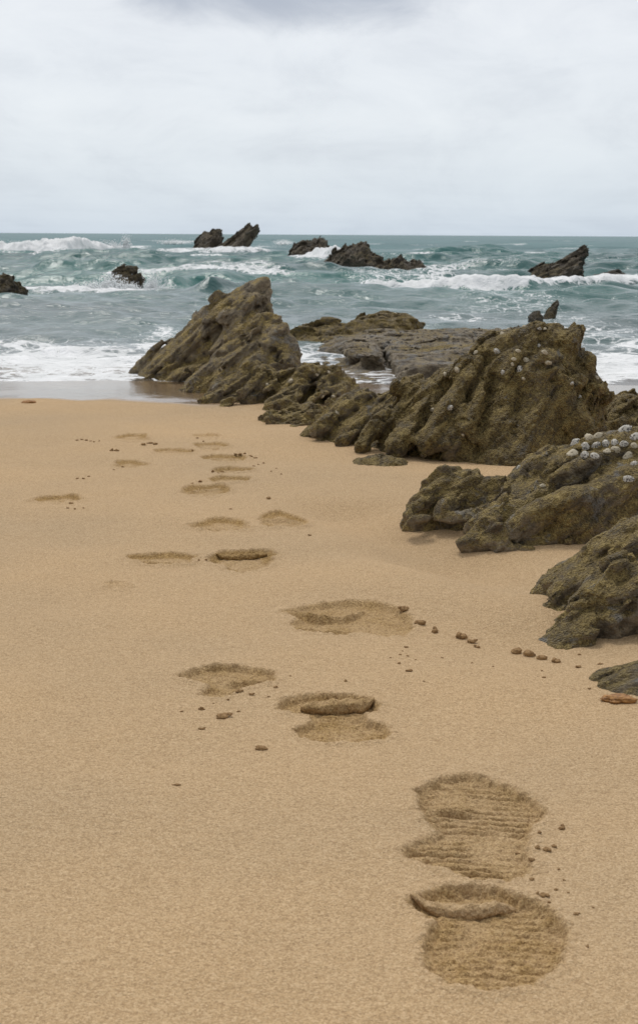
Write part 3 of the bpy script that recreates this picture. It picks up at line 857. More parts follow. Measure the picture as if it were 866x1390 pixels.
# grid
rows = np.concatenate([np.linspace(-6, 0.95, 12)[:-1], 1 / np.linspace(1 / 1.0, 1 / 9.0, 1400), np.geomspace(9.1, 70, 40)])
cin = np.linspace(-.275, .275, 800)
cout = np.geomspace(.285, 9, 30)
cols = np.concatenate([-cout[::-1], cin, cout])
YY, UU = np.meshgrid(rows, cols, indexing='ij')
XX = UU * np.maximum(YY, 0.9)
ZZ = sand_z(XX, YY)
core = (np.abs(UU) < .3) & (YY > .9) & (YY < 9.5)
und = 0.016 * fbm2(XX, YY, 1.3, 3) + 0.004 * fbm2(XX, YY, 4.5, 3, 3.0)
ZZ = ZZ + np.where(np.abs(UU) < 2, und, 0) * (1 - .75 * sstep(6.2, 7.5, YY))
# scour hollows at the foot of the rocks
for px, py, wx, dep in ROCK_DIPS:
    c = on_plane(px, py)
    ZZ -= dep * np.exp(-((XX - c[0]) / (wx * .6)) ** 2 - ((YY - c[1]) / (.16 if py > 700 else .25)) ** 2)
cch = on_plane([470, 560, 640, 720], [690, 725, 765, 790])
ZZ -= 0.042 * np.exp(-(seg_dist(XX, YY, [(c[0], c[1]) for c in cch]) / .13) ** 2)
cre = on_plane([440, 560, 700, 866], [745, 790, 820, 800])
ZZ += 0.014 * np.exp(-(seg_dist(XX, YY, [(c[0], c[1]) for c in cre]) / .15) ** 2)
micro = np.zeros_like(XX)
micro[core] = 0.0013 * fbm2(XX[core], YY[core], 28, 3, 1.0, .6)
damp_shade = np.zeros_like(XX)
owner = np.full(XX.shape, -1, np.int16)
half = np.zeros(XX.shape, np.int8)
DZ = np.zeros_like(XX)
for pi, (key, out, dep, dmp, ridges, tread, split, label) in enumerate(PR):
    P = on_plane([q[0] for q in out], [q[1] for q in out], 0.05)
    poly = [(q[0], q[1]) for q in P]
    A = np.array(poly)
    lo, hi = A.min(0) - .06, A.max(0) + .06
    sel = core & (XX > lo[0]) & (XX < hi[0]) & (YY > lo[1]) & (YY < hi[1])
    x, y = XX[sel], YY[sel]
    yc = A[:, 1].mean()
    sc = .5 + .5 * min(1, yc / 3)
    n1 = fbm(np.stack([x * 22, y * 22, np.full(x.size, pi * 3.1)], -1), 3)
    n2 = fbm(np.stack([x * 80, y * 80, np.full(x.size, pi * 7.7)], -1), 3, .65)
    d = poly_sdf(x, y, poly) + (.006 * n1 + .003 * n2) * (1 + .9 * (yc > 3))
    ew = .008 if yc < 2.6 else .018
    inside = sstep(.004, -ew, d)
    vv = (y - lo[1]) / (hi[1] - lo[1])
    dz = -.44 * dep * inside * (.75 + .5 * vv)
    dz += .0042 * (1.7 if yc > 3 else 1) * np.exp(-((d - .009) / .009) ** 2) * (.5 + 1.1 * n1)
    dz += inside * (.0038 * n2 + .004 * n1) + .004 * n2 * np.exp(-((d - .002) / .012) ** 2)
    for pts, amp, w in ridges:
        rp = on_plane([q[0] for q in pts], [q[1] for q in pts], 0.05)
        rp = [(q[0], q[1]) for q in rp]
        xs = [q[0] for q in rp]
        t = np.interp(x, xs, [q[1] for q in rp])
        off = (y - t) + .004 * n1
        endf = sstep(xs[0] - .01, xs[0] + .025, x) * sstep(xs[-1] + .01, xs[-1] - .025, x)
        prof = np.where(off > 0, np.exp(-(off / w) ** 2), np.exp(-(off / (w * .45)) ** 2))
        dz += amp * prof * endf * (1 + .35 * n1 + .25 * n2)
        dz -= .45 * amp * np.exp(-((off + w * 1.05) / (w * .6)) ** 2) * endf
    if tread:
        ph = y / tread + .45 * np.sin(x * 30) + .7 * n1
        tw = sstep(-.002, -.012, d) * sstep(-.55, .05, fbm(np.stack([x * 9, y * 9, np.full(x.size, pi + .5)], -1), 2))
        fr_ = ph - np.floor(ph)
        dz += (1.7 if key == 'q' else .7) * tw * (.55 + .7 * n1) * (.0012 - .0068 * np.exp(-((fr_ - .5) / .17) ** 2))
    DZ[sel] += dz
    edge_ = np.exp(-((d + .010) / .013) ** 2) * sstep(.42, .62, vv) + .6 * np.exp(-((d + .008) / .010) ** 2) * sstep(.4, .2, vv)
    if yc > 2.9: n1 = n1 + 1.5 * edge_ - .75  # far prints: shade of the edge walls painted in with the damp sand colour
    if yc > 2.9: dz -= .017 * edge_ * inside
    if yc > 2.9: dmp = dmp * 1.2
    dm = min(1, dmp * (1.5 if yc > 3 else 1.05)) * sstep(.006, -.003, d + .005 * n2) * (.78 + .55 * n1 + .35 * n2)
    damp_shade[sel] = np.maximum(damp_shade[sel], np.clip(dm, 0, 1))
    ow = d < .016
    o_ = owner[sel]; o_[ow] = pi; owner[sel] = o_
    if split:
        ys = on_plane(433, split)[1]
        h_ = half[sel]; h_[ow] = np.where(y[ow] + .01 * n1[ow] > ys, 1, 2); half[sel] = h_
ZZ = ZZ + DZ + micro

wet = sstep(6.15, 6.65, YY + .45 * fbm2(XX, YY, .9, 4, 5.0) + .35 * np.exp(-((XX + .40) / .28) ** 2))
wet = np.clip(wet, 0, 1)
# damp moats round the rock feet in the gap
SANDV = np.stack([XX, YY, ZZ], -1).reshape(-1, 3)
nr, nc = XX.shape
ii = np.arange(nr * nc).reshape(nr, nc)
quads = np.stack([ii[:-1, :-1], ii[:-1, 1:], ii[1:, 1:], ii[1:, :-1]], -1).reshape(-1, 4)
fo = owner[:-1, :-1].ravel().astype(int)
fh = half[:-1, :-1].ravel()
M_SAND = sand_material("beach_sand", True)


def sub_mesh(name, fmask, origin=None, parent=None):
    q = quads[fmask]
    u, inv = np.unique(q, return_inverse=True)
    ob = mesh_from(name, SANDV[u], inv.reshape(q.shape), M_SAND, True, origin, parent)
    fattr(ob, 'damp_shade', damp_shade.ravel()[u])
    fattr(ob, 'wet', wet.ravel()[u])
    # normals taken from the whole relief so that the cut edges do not show
    me = ob.data
    me.normals_split_custom_set_from_vertices([tuple(v) for v in NRM[u]])
    return ob


dzx = np.gradient(SANDV.reshape(nr, nc, 3), axis=1)
dzy = np.gradient(SANDV.reshape(nr, nc, 3), axis=0)
NRM = np.cross(dzx, dzy).reshape(-1, 3)
NRM /= np.linalg.norm(NRM, axis=1)[:, None]
NRM[NRM[:, 2] < 0] *= -1

beach = sub_mesh('sand', fo < 0)
tag(beach, 'pale golden wet packed sand of the beach', 'sand', kind='structure')
def sand_at(x, y):
    u = x / max(y, .9)
    i = np.clip(np.searchsorted(rows, y), 0, nr - 1); j = np.clip(np.searchsorted(cols, u), 0, nc - 1)
    return ZZ[i, j]


FG = 'shoe prints crossing the sand'
# rolls of sand squeezed up inside three of the prints: (spine px, radius m, how damp)
ROLLS = {'p': ([(408, 962), (430, 963), (460, 962), (490, 959), (508, 955)], .0155, .6),
         'r': ([(556, 1221), (580, 1227), (610, 1231), (650, 1233), (680, 1231), (700, 1226)], .0105, .2),
         'm': ([(293, 755), (315, 756), (340, 755), (363, 754)], .0095, 1.0)}


def sand_roll(pts, rad, dm, org, parent):
    P = on_plane([q[0] for q in pts], [q[1] for q in pts], 0.045)
    n, m = 90, 28
    t = np.linspace(0, 1, n)
    tt = np.linspace(0, 1, len(P))
    cx_ = np.interp(t, tt, P[:, 0]); cy_ = np.interp(t, tt, P[:, 1])
    cz_ = np.array([sand_at(a, b) for a, b in zip(cx_, cy_)])
    cz_ = np.convolve(np.pad(cz_, 6, 'edge'), np.ones(13) / 13, 'valid')
    prof = np.minimum(1, np.sin(np.pi * np.clip(t, .005, .995)) ** .5 * 1.05)
    a = np.linspace(0, 2 * np.pi, m, endpoint=False)
    T, A = np.meshgrid(t, a, indexing='ij')
    L = np.hypot(cx_[-1] - cx_[0], cy_[-1] - cy_[0])
    nz = fbm(np.stack([(T * L / rad * 1.1).ravel(), np.cos(A).ravel() * 1.1, np.sin(A).ravel() * 1.1], -1), 5, .72).reshape(T.shape)
    r = rad * prof[:, None] * (1 + .5 * nz)
    back = np.clip(np.cos(A), 0, 1)
    V = np.stack([cx_[:, None] + 0 * A, cy_[:, None] + r * np.cos(A) * (1.1 + 1.0 * back), cz_[:, None] + rad * .38 + .85 * r * np.sin(A) - .9 * rad * back ** 1.5], -1).reshape(-1, 3)
    ii = np.arange(n * m).reshape(n, m)
    q = np.stack([ii[:-1, :], ii[1:, :], np.roll(ii, -1, 1)[1:, :], np.roll(ii, -1, 1)[:-1, :]], -1).reshape(-1, 4)
    ob = mesh_from('sand_roll', V, q, M_SAND, True, org, parent)
    fattr(ob, 'damp_shade', np.clip(dm + .5 * nz.ravel(), 0, 1)); fattr(ob, 'wet', np.zeros(len(V)))
    return ob


for pi, (key, out, dep, dmp, ridges, tread, split, label) in enumerate(PR):
    m = fo == pi
    c = SANDV[quads[m].ravel()].mean(0)
    if split:
        e = empty('footprint', tuple(c))
        tag(e, label, 'footprint', FG, 'thing')
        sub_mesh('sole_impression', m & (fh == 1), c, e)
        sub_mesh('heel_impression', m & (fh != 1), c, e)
        if key in ROLLS: sand_roll(*ROLLS[key], c, e)
    else:
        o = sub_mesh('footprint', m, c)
        tag(o, label, 'footprint', FG, 'thing')


def drop(px, py):
    z = .05
    for _ in range(6):
        p = on_plane(px, py, z)
        z = sand_at(p[0], p[1])
    return np.array([p[0], p[1], z])


# ------------------------------------------------------------------ sand clods and small debris
def lump_mesh(name, seed, mat, amp=.45, sub=3, flat=.75):
    import bmesh
    bm = bmesh.new()
    bmesh.ops.create_icosphere(bm, subdivisions=sub, radius=1.0)
    co = np.array([v.co for v in bm.verts])
    d = 1 + amp * fbm(co * 1.3 + seed * 5.1, 3) + .35 * amp * fbm(co * 4 + seed, 2, ridged=True)
    for v, k in zip(bm.verts, d):
        v.co *= float(k)
        v.co.z *= flat
    me = bpy.data.meshes.new(name)
    bm.to_mesh(me); bm.free()
    me.polygons.foreach_set("use_smooth", np.ones(len(me.polygons), bool))
    me.materials.append(mat)
    return me


M_CLOD = plain_noise_material("damp_sand_clod", (0.15, 0.082, 0.032), (0.41, 0.26, 0.12), 2.5, .95, .6, .0015)
M_WEED = plain_noise_material("brown_weed", (0.14, 0.06, 0.02), (0.48, 0.24, 0.07), 3.0, .6, .7, .003)

def crumb_mesh(name, seed, mat):
    """a broken clod: several angular crumbs pressed together"""
    import bmesh
    r = random.Random(seed)
    bm = bmesh.new()
    for k in range(r.choice((4, 5, 6))):
        a = bmesh.ops.create_icosphere(bm, subdivisions=3, radius=1.0 if k == 0 else r.uniform(.35, .7))
        off = Vector((r.gauss(0, .45), r.gauss(0, .35), abs(r.gauss(0, .2)))) if k else Vector((0, 0, 0))
        vs = a['verts']
        co = np.array([v.co for v in vs])
        h, e = facets(co * 1.6 + seed * 3.3 + k * 7)
        d = .8 + .16 * np.clip(h, -1.5, 1.5) + .30 * fbm(co * 2.2 + seed + k, 3, .6)
        for v, q in zip(vs, d):
            v.co = v.co * float(q) * .75 + off
            v.co.z *= .8
    me = bpy.data.meshes.new(name)
    bm.to_mesh(me); bm.free()
    me.polygons.foreach_set("use_smooth", np.ones(len(me.polygons), bool))
    me.materials.append(mat)
    return me


CLODS = [crumb_mesh('sand_clod', k, M_CLOD) for k in range(8)]


def clod(px, py, wpx, label, group, name='sand_clod', cat='sand clod', me=None, asp=1.0):
    p = drop(px, py)
    r = wpx / 2 * p[1] / F * 1.25
    o = bpy.data.objects.new(name, me or random.choice(CLODS))
    COL.objects.link(o)
    o.scale = (r * asp, r * random.uniform(.8, 1.1), r * random.uniform(.75, .95))
    o.rotation_euler = (0, 0, random.uniform(0, 6.28) if asp == 1 else random.uniform(-.2, .2))
    o.location = (p[0], p[1] , p[2] + r * .12)
    tag(o, label, cat, group, 'thing')
    return o


G1 = 'clods in the row beside the scuffed print'
for px, py, w, lab in [
    (548, 838, 15, 'brown sand clod at the right tip of the broad scuffed print, first of the row'),
    (571, 847, 18, 'rounded brown sand clod second along the row leading from the scuffed print'),
    (590, 858, 15, 'crumbly sand clod third along the row leading from the scuffed print'),
    (627, 866, 19, 'largest craggy sand clod in the middle of the row toward the rocks'),
    (639, 872, 13, 'sand clod touching the right side of the largest craggy clod'),
    (648, 879, 9, 'small sand clod ending the middle part of the clod row'),
    (701, 886, 20, 'craggy brown sand clod heading the last group toward the nearest rock'),
    (718, 890, 22, 'wide brown sand clod in the last group below the nearest rock'),
    (736, 895, 17, 'rounded sand clod right of the wide one below the nearest rock'),
    (755, 899, 15, 'sand clod ending the row below the nearest rock')]:
    clod(px, py, w, lab, G1)
G2 = 'crumbs scattered below the clod row'
for px, py, w in [(541, 901, 6), (556, 911, 10), (551, 879, 6), (553, 891, 6), (543, 889, 5), (575, 925, 4), (530, 893, 4), (564, 896, 4), (546, 884, 4), (785, 906, 9), (786, 889, 6), (800, 935, 5), (600, 893, 4), (640, 900, 4), (669, 905, 4), (735, 911, 5), (738, 920, 6)]:
    clod(px, py, w, 'tiny brown sand crumb scattered below the row of clods', G2, 'sand_crumb', 'sand crumb')
clod(814, 902, 7, 'lone sand crumb between the nearest rock and the corner rock', None, 'sand_crumb', 'sand crumb')
G3 = 'crumbs below the triangular print'
for px, py, w in [(325, 939, 10), (341, 943, 8), (374, 933, 7), (365, 946, 5), (247, 966, 5), (324, 966, 5), (394, 918, 4), (469, 925, 6), (310, 950, 5), (290, 955, 4)]:
    clod(px, py, w, 'tiny brown sand crumb scattered below the triangular print', G3, 'sand_crumb', 'sand crumb')
for px, py, w, lab in [(274, 963, 9, 'small round crumb of sand left below the triangular print, upper of two'), (302, 974, 17, 'flattened brown sand crumb below the triangular print, widest there'),
                       (273, 990, 8, 'small crumb of sand alone under the left end of the triangular print'), (354, 1017, 16, 'brown sand crumb alone below and left of the double lobed print'),
                       (240, 1066, 8, 'lone dark sand crumb in the smooth sand far left of the treaded print')]:
    clod(px, py, w, lab, 'single crumbs left of the double lobed print', 'sand_crumb', 'sand crumb', asp=1.25)
G4 = 'crumbs beside the treaded print'
for px, py, w in [(729, 1151, 9), (741, 1154, 12), (751, 1149, 9), (762, 1125, 12), (721, 1168, 9), (702, 1159, 7), (765, 1195, 5), (732, 1130, 7), (758, 1180, 5)]:
    clod(px, py, w, 'small brown sand crumb scattered right of the treaded print', G4, 'sand_crumb', 'sand crumb')
G5 = 'crumbs beside the nearest print'
for px, py, w in [(737, 1216, 14), (729, 1213, 7), (754, 1208, 7), (782, 1241, 9), (721, 1194, 9), (771, 1212, 5), (797, 1285, 7), (745, 1225, 6), (805, 1232, 4)]:
    clod(px, py, w, 'small brown sand crumb scattered right of the nearest print', G5, 'sand_crumb', 'sand crumb')
G6 = 'pellets round the far prints'
for px, py, w, lab in [(152, 612, 7, 'left one of two touching round sand pellets above the left print line'), (158, 612, 7, 'right one of two touching round sand pellets above the left print line'),
                       (195, 604, 8, 'largest round sand pellet beside the farthest left print'), (204, 602, 7, 'round sand pellet just right of the largest pellet by the farthest left print'),
                       (211, 603, 7, 'rightmost round sand pellet beside the farthest left print'), (365, 677, 9, 'lone sand pellet right of the wide two lobed print'), (421, 727, 5, 'lone tiny crumb below the double lobed print at the right of the trail')]:
    clod(px, py, w, lab, G6, 'sand_pellet', 'sand pellet')
G7 = 'crumbs among the far prints'
for px, py, w in [(105, 598, 5), (112, 597, 4), (118, 598, 5), (124, 599, 4), (128, 600, 4), (135, 599, 3), (268, 595, 5), (262, 613, 5), (276, 600, 4), (340, 620, 6), (346, 622, 5), (326, 617, 6), (332, 616, 5), (320, 618, 5), (351, 631, 4), (358, 629, 4), (345, 633, 4),
                  (272, 654, 7), (268, 658, 4), (261, 657, 5), (105, 650, 5), (114, 650, 5), (121, 647, 5), (155, 638, 4), (167, 634, 4), (93, 690, 4), (102, 691, 5), (114, 690, 4), (97, 684, 6), (90, 682, 5), (280, 760, 5), (262, 757, 6), (270, 759, 4), (313, 691, 4), (302, 641, 6), (296, 643, 5), (289, 641, 5), (368, 640, 4), (382, 644, 4), (375, 636, 3)]:
    clod(px, py, w, 'tiny sand crumb scattered among the prints far up the beach', G7, 'sand_crumb', 'sand crumb')
clod(40, 547, 11, 'small dark clump of weed washed up at the waterline on the left', None, 'seaweed_clump', 'seaweed', lump_mesh('seaweed_clump', 11, M_WEED, .7, 3, .5), 1.2)
clod(840, 951, 27, 'orange brown strip of weed lying against the smooth corner rock', None, 'seaweed_strip', 'seaweed', lump_mesh('seaweed_strip', 12, M_WEED, .6, 4, .35), 1.3)

build_rocks()
POOL.shutdown()
# ------------------------------------------------------------------ limpets
M_SH1 = shell_material("pale_limpet_shell", (0.50, 0.44, 0.32), (0.16, 0.125, 0.07), 0.50)
M_SH2 = shell_material("mottled_limpet_shell", (0.56, 0.53, 0.46), (0.04, 0.034, 0.03), 0.46)
M_SH3 = shell_material("dark_winkle_shell", (0.075, 0.06, 0.05), (0.03, 0.026, 0.024), 0.5)


def limpet_mesh(name, mat, hgt, ribs):
    V, Q = [], []
    nr_, ns = 9, 28
    for i in range(nr_):
        t = i / (nr_ - 1)
        for k in range(ns):
            a = 2 * math.pi * k / ns
            rib = 1 + .10 * t * math.cos(ribs * a) + .05 * math.sin(2 * a + 1) * t
            r = (t ** .95 + .02) * rib
            V.append((r * math.cos(a) * 1.08 - .12 * (1 - t), r * math.sin(a) * .92, hgt * (1 - t ** 1.25) + .05 * t * (1 - t) * 2 * math.cos(ribs * a)))
    for i in range(nr_ - 1):
        for k in range(ns):
            Q.append((i * ns + k, (i + 1) * ns + k, (i + 1) * ns + (k + 1) % ns, i * ns + (k + 1) % ns))
    V += [(v[0], v[1], -.25) for v in V[-ns:]]
    b = nr_ * ns
    for k in range(ns):
        Q.append((b - ns + k, b + k, b + (k + 1) % ns, b - ns + (k + 1) % ns))
    V.append((-.12, 0, hgt)); c = len(V) - 1
    ob = mesh_from(name, V, Q, mat)
    me = ob.data
    bpy.data.objects.remove(ob)
    return me


L1 = [limpet_mesh('limpet_shell', M_SH1, .7, 14), limpet_mesh('limpet_shell', M_SH1, .85, 11)]
L2 = [limpet_mesh('limpet_shell', M_SH2, .8, 13), limpet_mesh('limpet_shell', M_SH2, .95, 12)]
L3 = [limpet_mesh('winkle_shell', M_SH3, 1.0, 3)]
BV = {}
for kx, ob in ROCKS.items():
    me = ob.data
    if kx in ('big', 'limpet', 'slant', 'ridge', 'shelf', 'crest', 'hump'):
        v = np.empty(len(me.vertices) * 3, np.float32); me.vertices.foreach_get('co', v)
        v = v.reshape(-1, 3) + np.array(ob.location)
        q = np.empty(len(me.loops), np.int32); me.loops.foreach_get('vertex_index', q)
        BV[kx] = BVHTree.FromPolygons(v.tolist(), q.reshape(-1, 4).tolist())


def shell(key, px, py, wpx, meshes, label, group, name='limpet_shell', cat='limpet'):
    d = Vector(ray(px, py)).normalized()
    hit = None
    for dy in (0, 3, 6, 10, -3, 15, 20):
        d = Vector(ray(px, py + dy)).normalized()
        loc, nrm, i, dist = BV[key].ray_cast(Vector(EYE), d)
        if loc is not None: break
    if loc is None: return
    nn, _, _, _ = nrm, 0, 0, 0
    if nn.dot(d) > 0: nn = -nn
    nn = (nn + Vector((0, 0, .35))).normalized()
    r = wpx / 2 * loc.y / F * .84
    o = bpy.data.objects.new(name, random.choice(meshes))
    COL.objects.link(o)
    q = nn.to_track_quat('Z', 'Y') @ Matrix.Rotation(random.uniform(0, 6.28), 3, 'Z').to_quaternion()
    o.rotation_mode = 'QUATERNION'
    o.rotation_quaternion = q
    o.scale = (r, r * random.uniform(.85, 1.05), r * random.uniform(.85, 1.1))
    o.location = loc - nn * r * .06
    tag(o, label, cat, group, 'thing')


GL = 'limpets on the crest of the broad mossy rock'
for px, py, w, ms, lab in [
    (848, 580, 24, L2, 'black and white limpet topmost on the crest, standing alone above the cluster'),
    (800, 594, 18, L1, 'pale limpet at the upper left of the crest cluster'),
    (811, 591, 15, L1, 'yellowish limpet at the top of the crest cluster beside the pale one'),
    (780, 602, 19, L2, 'white limpet at the far left end of the crest cluster'),
    (777, 615, 21, L1, 'large cream ribbed limpet lowest at the left end of the crest cluster'),
    (794, 605, 15, L2, 'mottled limpet between the white left one and the dark row'),
    (793, 617, 16, L2, 'dark mottled limpet just right of the large cream ribbed one'),
    (808, 604, 15, L2, 'grey limpet at the start of the dark row in the cluster'),
    (806, 618, 16, L2, 'black striped limpet in the lower row of the cluster'),
    (824, 612, 15, L1, 'cream limpet in the lower row right of the black striped one'),
    (836, 610, 16, L1, 'brownish limpet in the lower row right of the cream one'),
    (852, 618, 20, L1, 'large smooth yellowish limpet at the right of the lower row'),
    (822, 602, 14, L2, 'dark limpet in the middle of the upper row of the cluster'),
    (834, 600, 14, L2, 'dark knobbly limpet right of centre in the upper row'),
    (846, 602, 14, L2, 'dark limpet at the right end of the upper row'),
    (862, 592, 20, L2, 'dark purple limpet at the photo edge above the cluster'),
    (860, 604, 13, L1, 'small cream limpet at the photo edge, right end of the cluster'),
    (852, 650, 20, L2, 'white topped limpet alone on the flank below the cluster'),
    (860, 630, 14, L2, 'dark limpet at the photo edge between cluster and lone lower limpet'),
    (736, 659, 10, L1, 'small yellow limpet on the left flank below the crest cluster'),
    (704, 634, 9, L2, 'narrow white limpet on the left shoulder of the broad mossy rock'),
]:
    shell('limpet', px, py, w, ms, lab, GL)
GB = 'limpets on the largest boulder'
for px, py, w, ms, lab in [
    (681, 450, 9, L1, 'cream limpet near the top left of the largest boulder, left of a pair'),
    (690, 447, 7, L1, 'smaller cream limpet right of the pair near the boulder top'),
    (711, 443, 8, L1, 'pale limpet on the very top rim of the largest boulder'),
    (732, 446, 7, L2, 'grey limpet right of the rim limpet on the boulder top'),
    (739, 446, 6, L1, 'tiny pale limpet rightmost on the boulder top'),
    (674, 477, 13, L2, 'big white limpet high on the left of the largest boulder'),
    (703, 476, 8, L1, 'tan limpet between the big white and the grey right limpet'),
    (731, 469, 9, L2, 'grey brown limpet high in the middle of the largest boulder'),
    (739, 478, 10, L1, 'rounded tan limpet on the right below the boulder peak'),
    (713, 488, 13, L1, 'large brown limpet in the centre of the boulder face'),
    (697, 487, 8, L1, 'small tan limpet just left of the large brown central limpet'),
    (695, 494, 7, L1, 'small limpet under the left side of the large brown central limpet'),
    (705, 501, 15, L2, 'black and white limpet below the large brown central limpet'),
    (744, 492, 10, L1, 'pale yellow limpet right of centre on the boulder face'),
    (682, 505, 9, L2, 'dull grey limpet left below the centre of the boulder face'),
    (710, 514, 6, L1, 'tiny yellow limpet below the black and white central limpet'),
    (776, 520, 7, L2, 'small limpet low on the right of the boulder face'),
    (786, 538, 9, L2, 'grey limpet lowest on the right side of the boulder face'),
    (810, 512, 8, L1, 'pale limpet on the right shoulder edge of the largest boulder'),
    (645, 478, 8, L1, 'cream limpet on the upper left slope of the largest boulder'),
    (620, 502, 9, L1, 'pale limpet higher on the left ridge of the largest boulder'),
    (604, 508, 8, L1, 'pale limpet at the left shoulder of the largest boulder'),
    (611, 553, 11, L2, 'black and white limpet on the lower left buttress of the largest boulder'),
    (587, 556, 8, L1, 'small pale limpet left of the one on the lower left buttress'),
    (628, 590, 7, L1, 'tan limpet low on the front foot of the largest boulder'),
]:
    shell('big', px, py, w, ms, lab, GB)
for kx, px, py, w, ms, lab in [
    ('slant', 458, 561, 9, L1, 'pale limpet on the left end of the slanting boulder'), ('slant', 540, 540, 7, L2, 'grey limpet on the right end of the slanting boulder'), ('slant', 503, 538, 7, L3, 'dark shell on the top of the slanting boulder'),
    ('ridge', 395, 517, 8, L1, 'white limpet on the left top of the low ridge'), ('ridge', 446, 505, 7, L1, 'pale limpet near the right top of the low ridge'), ('ridge', 430, 509, 6, L1, 'small pale limpet in the middle top of the low ridge'),
    ('ridge', 438, 538, 7, L1, 'pale limpet low on the right front of the low ridge'), ('ridge', 452, 538, 6, L1, 'cream limpet at the right end of the low ridge front'), ('ridge', 363, 522, 6, L1, 'little pale limpet on the left slope of the low ridge')]:
    shell(kx, px, py, w, ms, lab, 'limpets on the smaller beach rocks')
for k in range(60):
    px = random.uniform(470, 660); py = random.uniform(444, 474)
    shell('shelf', px, py, random.uniform(2.4, 4.2), L3, 'tiny dark shell dotted over the top of the flat rock shelf', 'dark shells on the rock shelf', 'winkle_shell', 'shell')

# ------------------------------------------------------------------ sea
srows = np.concatenate([np.linspace(6.4, 9.0, 170)[:-1], 9.0 * (1 + np.linspace(0, 1, 760) * (6.2 ** .62 - 1)) ** (1 / .62)])
srows = np.concatenate([srows, np.geomspace(srows[-1] * 1.012, 9000, 230)])
sc_in = np.linspace(-.265, .265, 760)
sc_out = np.geomspace(.275, 12, 36)
scol = np.concatenate([-sc_out[::-1], sc_in, sc_out])
WY, WU = np.meshgrid(srows, scol, indexing='ij')
WX = WU * WY
PXX, PYY = project(np.stack([WX, WY, np.zeros_like(WX)], -1))
inner = np.abs(WU) < .5
amp_d = sstep(8.5, 24, WY)
WZ = np.zeros_like(WX)
foam = np.zeros_like(WX)
dist_fade = 1 / (1 + (WY / 260.0) ** 2)
row_step = np.gradient(srows)[:, None]
# wind chop: sharp crested trains running towards the beach
srng = np.random.default_rng(21)
for k in range(30):
    lam = 0.30 * (46 ** (k / 29.0))
    th = srng.normal(0, .5)
    kx, ky = math.sin(th) * 2 * math.pi / lam, math.cos(th) * 2 * math.pi / lam
    ph = srng.uniform(0, 6.28)
    a = .0125 * lam ** .72 * (.62 if lam > 2 else 1) * sstep(.9, .2, row_step / lam)
    q = kx * WX + ky * WY + ph + 1.3 * np.sin(WX * (.9 / lam) * .35 + k) + .8 * np.sin(WY * .5 / lam + 2 * k)
    near_f = .62 + .3 * amp_d if lam < 1.0 else (.4 + .6 * amp_d if lam < 1.8 else amp_d)
    sw = .5 + .5 * np.sin(q)
    WZ += a * near_f * (2 * sw ** 1.6 - .8)
nn = fbm2(WX, WY, .55, 4, 2.0)
WZ += .05 * amp_d * nn * dist_fade
chop = WZ.copy()
# breaking waves: (crest line at its foot in px, height m, front, back, foam, end fades)
BRK = [
    ([(-160, 346), (0, 346), (90, 347), (182, 345)], .50, .9, 3.0, 1.15, 1.0),
    ([(182, 345), (260, 346), (330, 347), (400, 346)], .20, .9, 3.5, .65, 1.0),
    ([(380, 351), (450, 354), (500, 357)], .22, .8, 2.5, .7, 1.0),
    ([(-60, 399), (60, 401), (140, 400), (210, 398), (262, 397)], .07, .35, 1.1, .7, 1.0),
    ([(250, 408), (330, 404), (420, 402), (470, 401)], .15, .4, 1.4, .1, 1.0),
    ([(470, 401), (540, 400), (640, 403), (720, 402), (800, 399), (960, 396)], .13, .4, 1.4, .8, 1.0),
    ([(330, 400), (440, 399), (540, 401)], .12, .4, 1.2, .12, 1.0),
    ([(30, 378), (120, 377), (200, 379)], .16, .6, 1.6, .1, 1.0),
    ([(200, 386), (280, 384), (350, 386)], .14, .5, 1.4, .15, 1.0),
    ([(690, 347), (760, 345), (830, 347), (960, 349)], .22, 1.3, 4.0, .05, 1.0),
    ([(560, 350), (640, 349), (720, 351)], .3, 1.2, 3.5, .2, 1.0),
    ([(800, 366), (866, 365), (960, 367)], .2, .8, 2, .2, 1.0),
    ([(600, 370), (680, 371), (740, 372)], .18, .8, 2, .4, 1.0),
    ([(20, 360), (100, 358), (240, 360)], .22, 1.0, 2.5, .12, 1.0),
    ([(120, 368), (160, 367), (230, 369)], .18, .8, 2.2, .1, 1.0),
]
bn = fbm2(WX, WY, .45, 3, 8.0)
bn2 = fbm2(WX, WY, 1.6, 4, 9.0)
for pts, h, wf, wb, fo_, _ in BRK:
    P = on_plane([q[0] for q in pts], [q[1] for q in pts], 0.0)
    u = P[:, 0] / P[:, 1]
    t = np.interp(WU, u, P[:, 1])
    ends = sstep(u[0] - .002, u[0] + .022, WU) * sstep(u[-1] + .002, u[-1] - .022, WU)
    off = WY - t - wf + .5 * wf * bn + .25 * wf * bn2
    prof = np.where(off < 0, np.exp(-np.abs(off / (wf * .62)) ** 2.2), np.exp(-(off / wb) ** 2))
    hh = h * ends * (1 + .45 * bn + .12 * bn2)
    WZ += hh * prof
    if fo_ > 0:
        fz = np.exp(-(np.where(off < 0, off / (wf * .8), off / (wb * .5))) ** 2) * ends
        foam = np.maximum(foam, fo_ * fz * (1 + .35 * bn2 + .55 * bn))
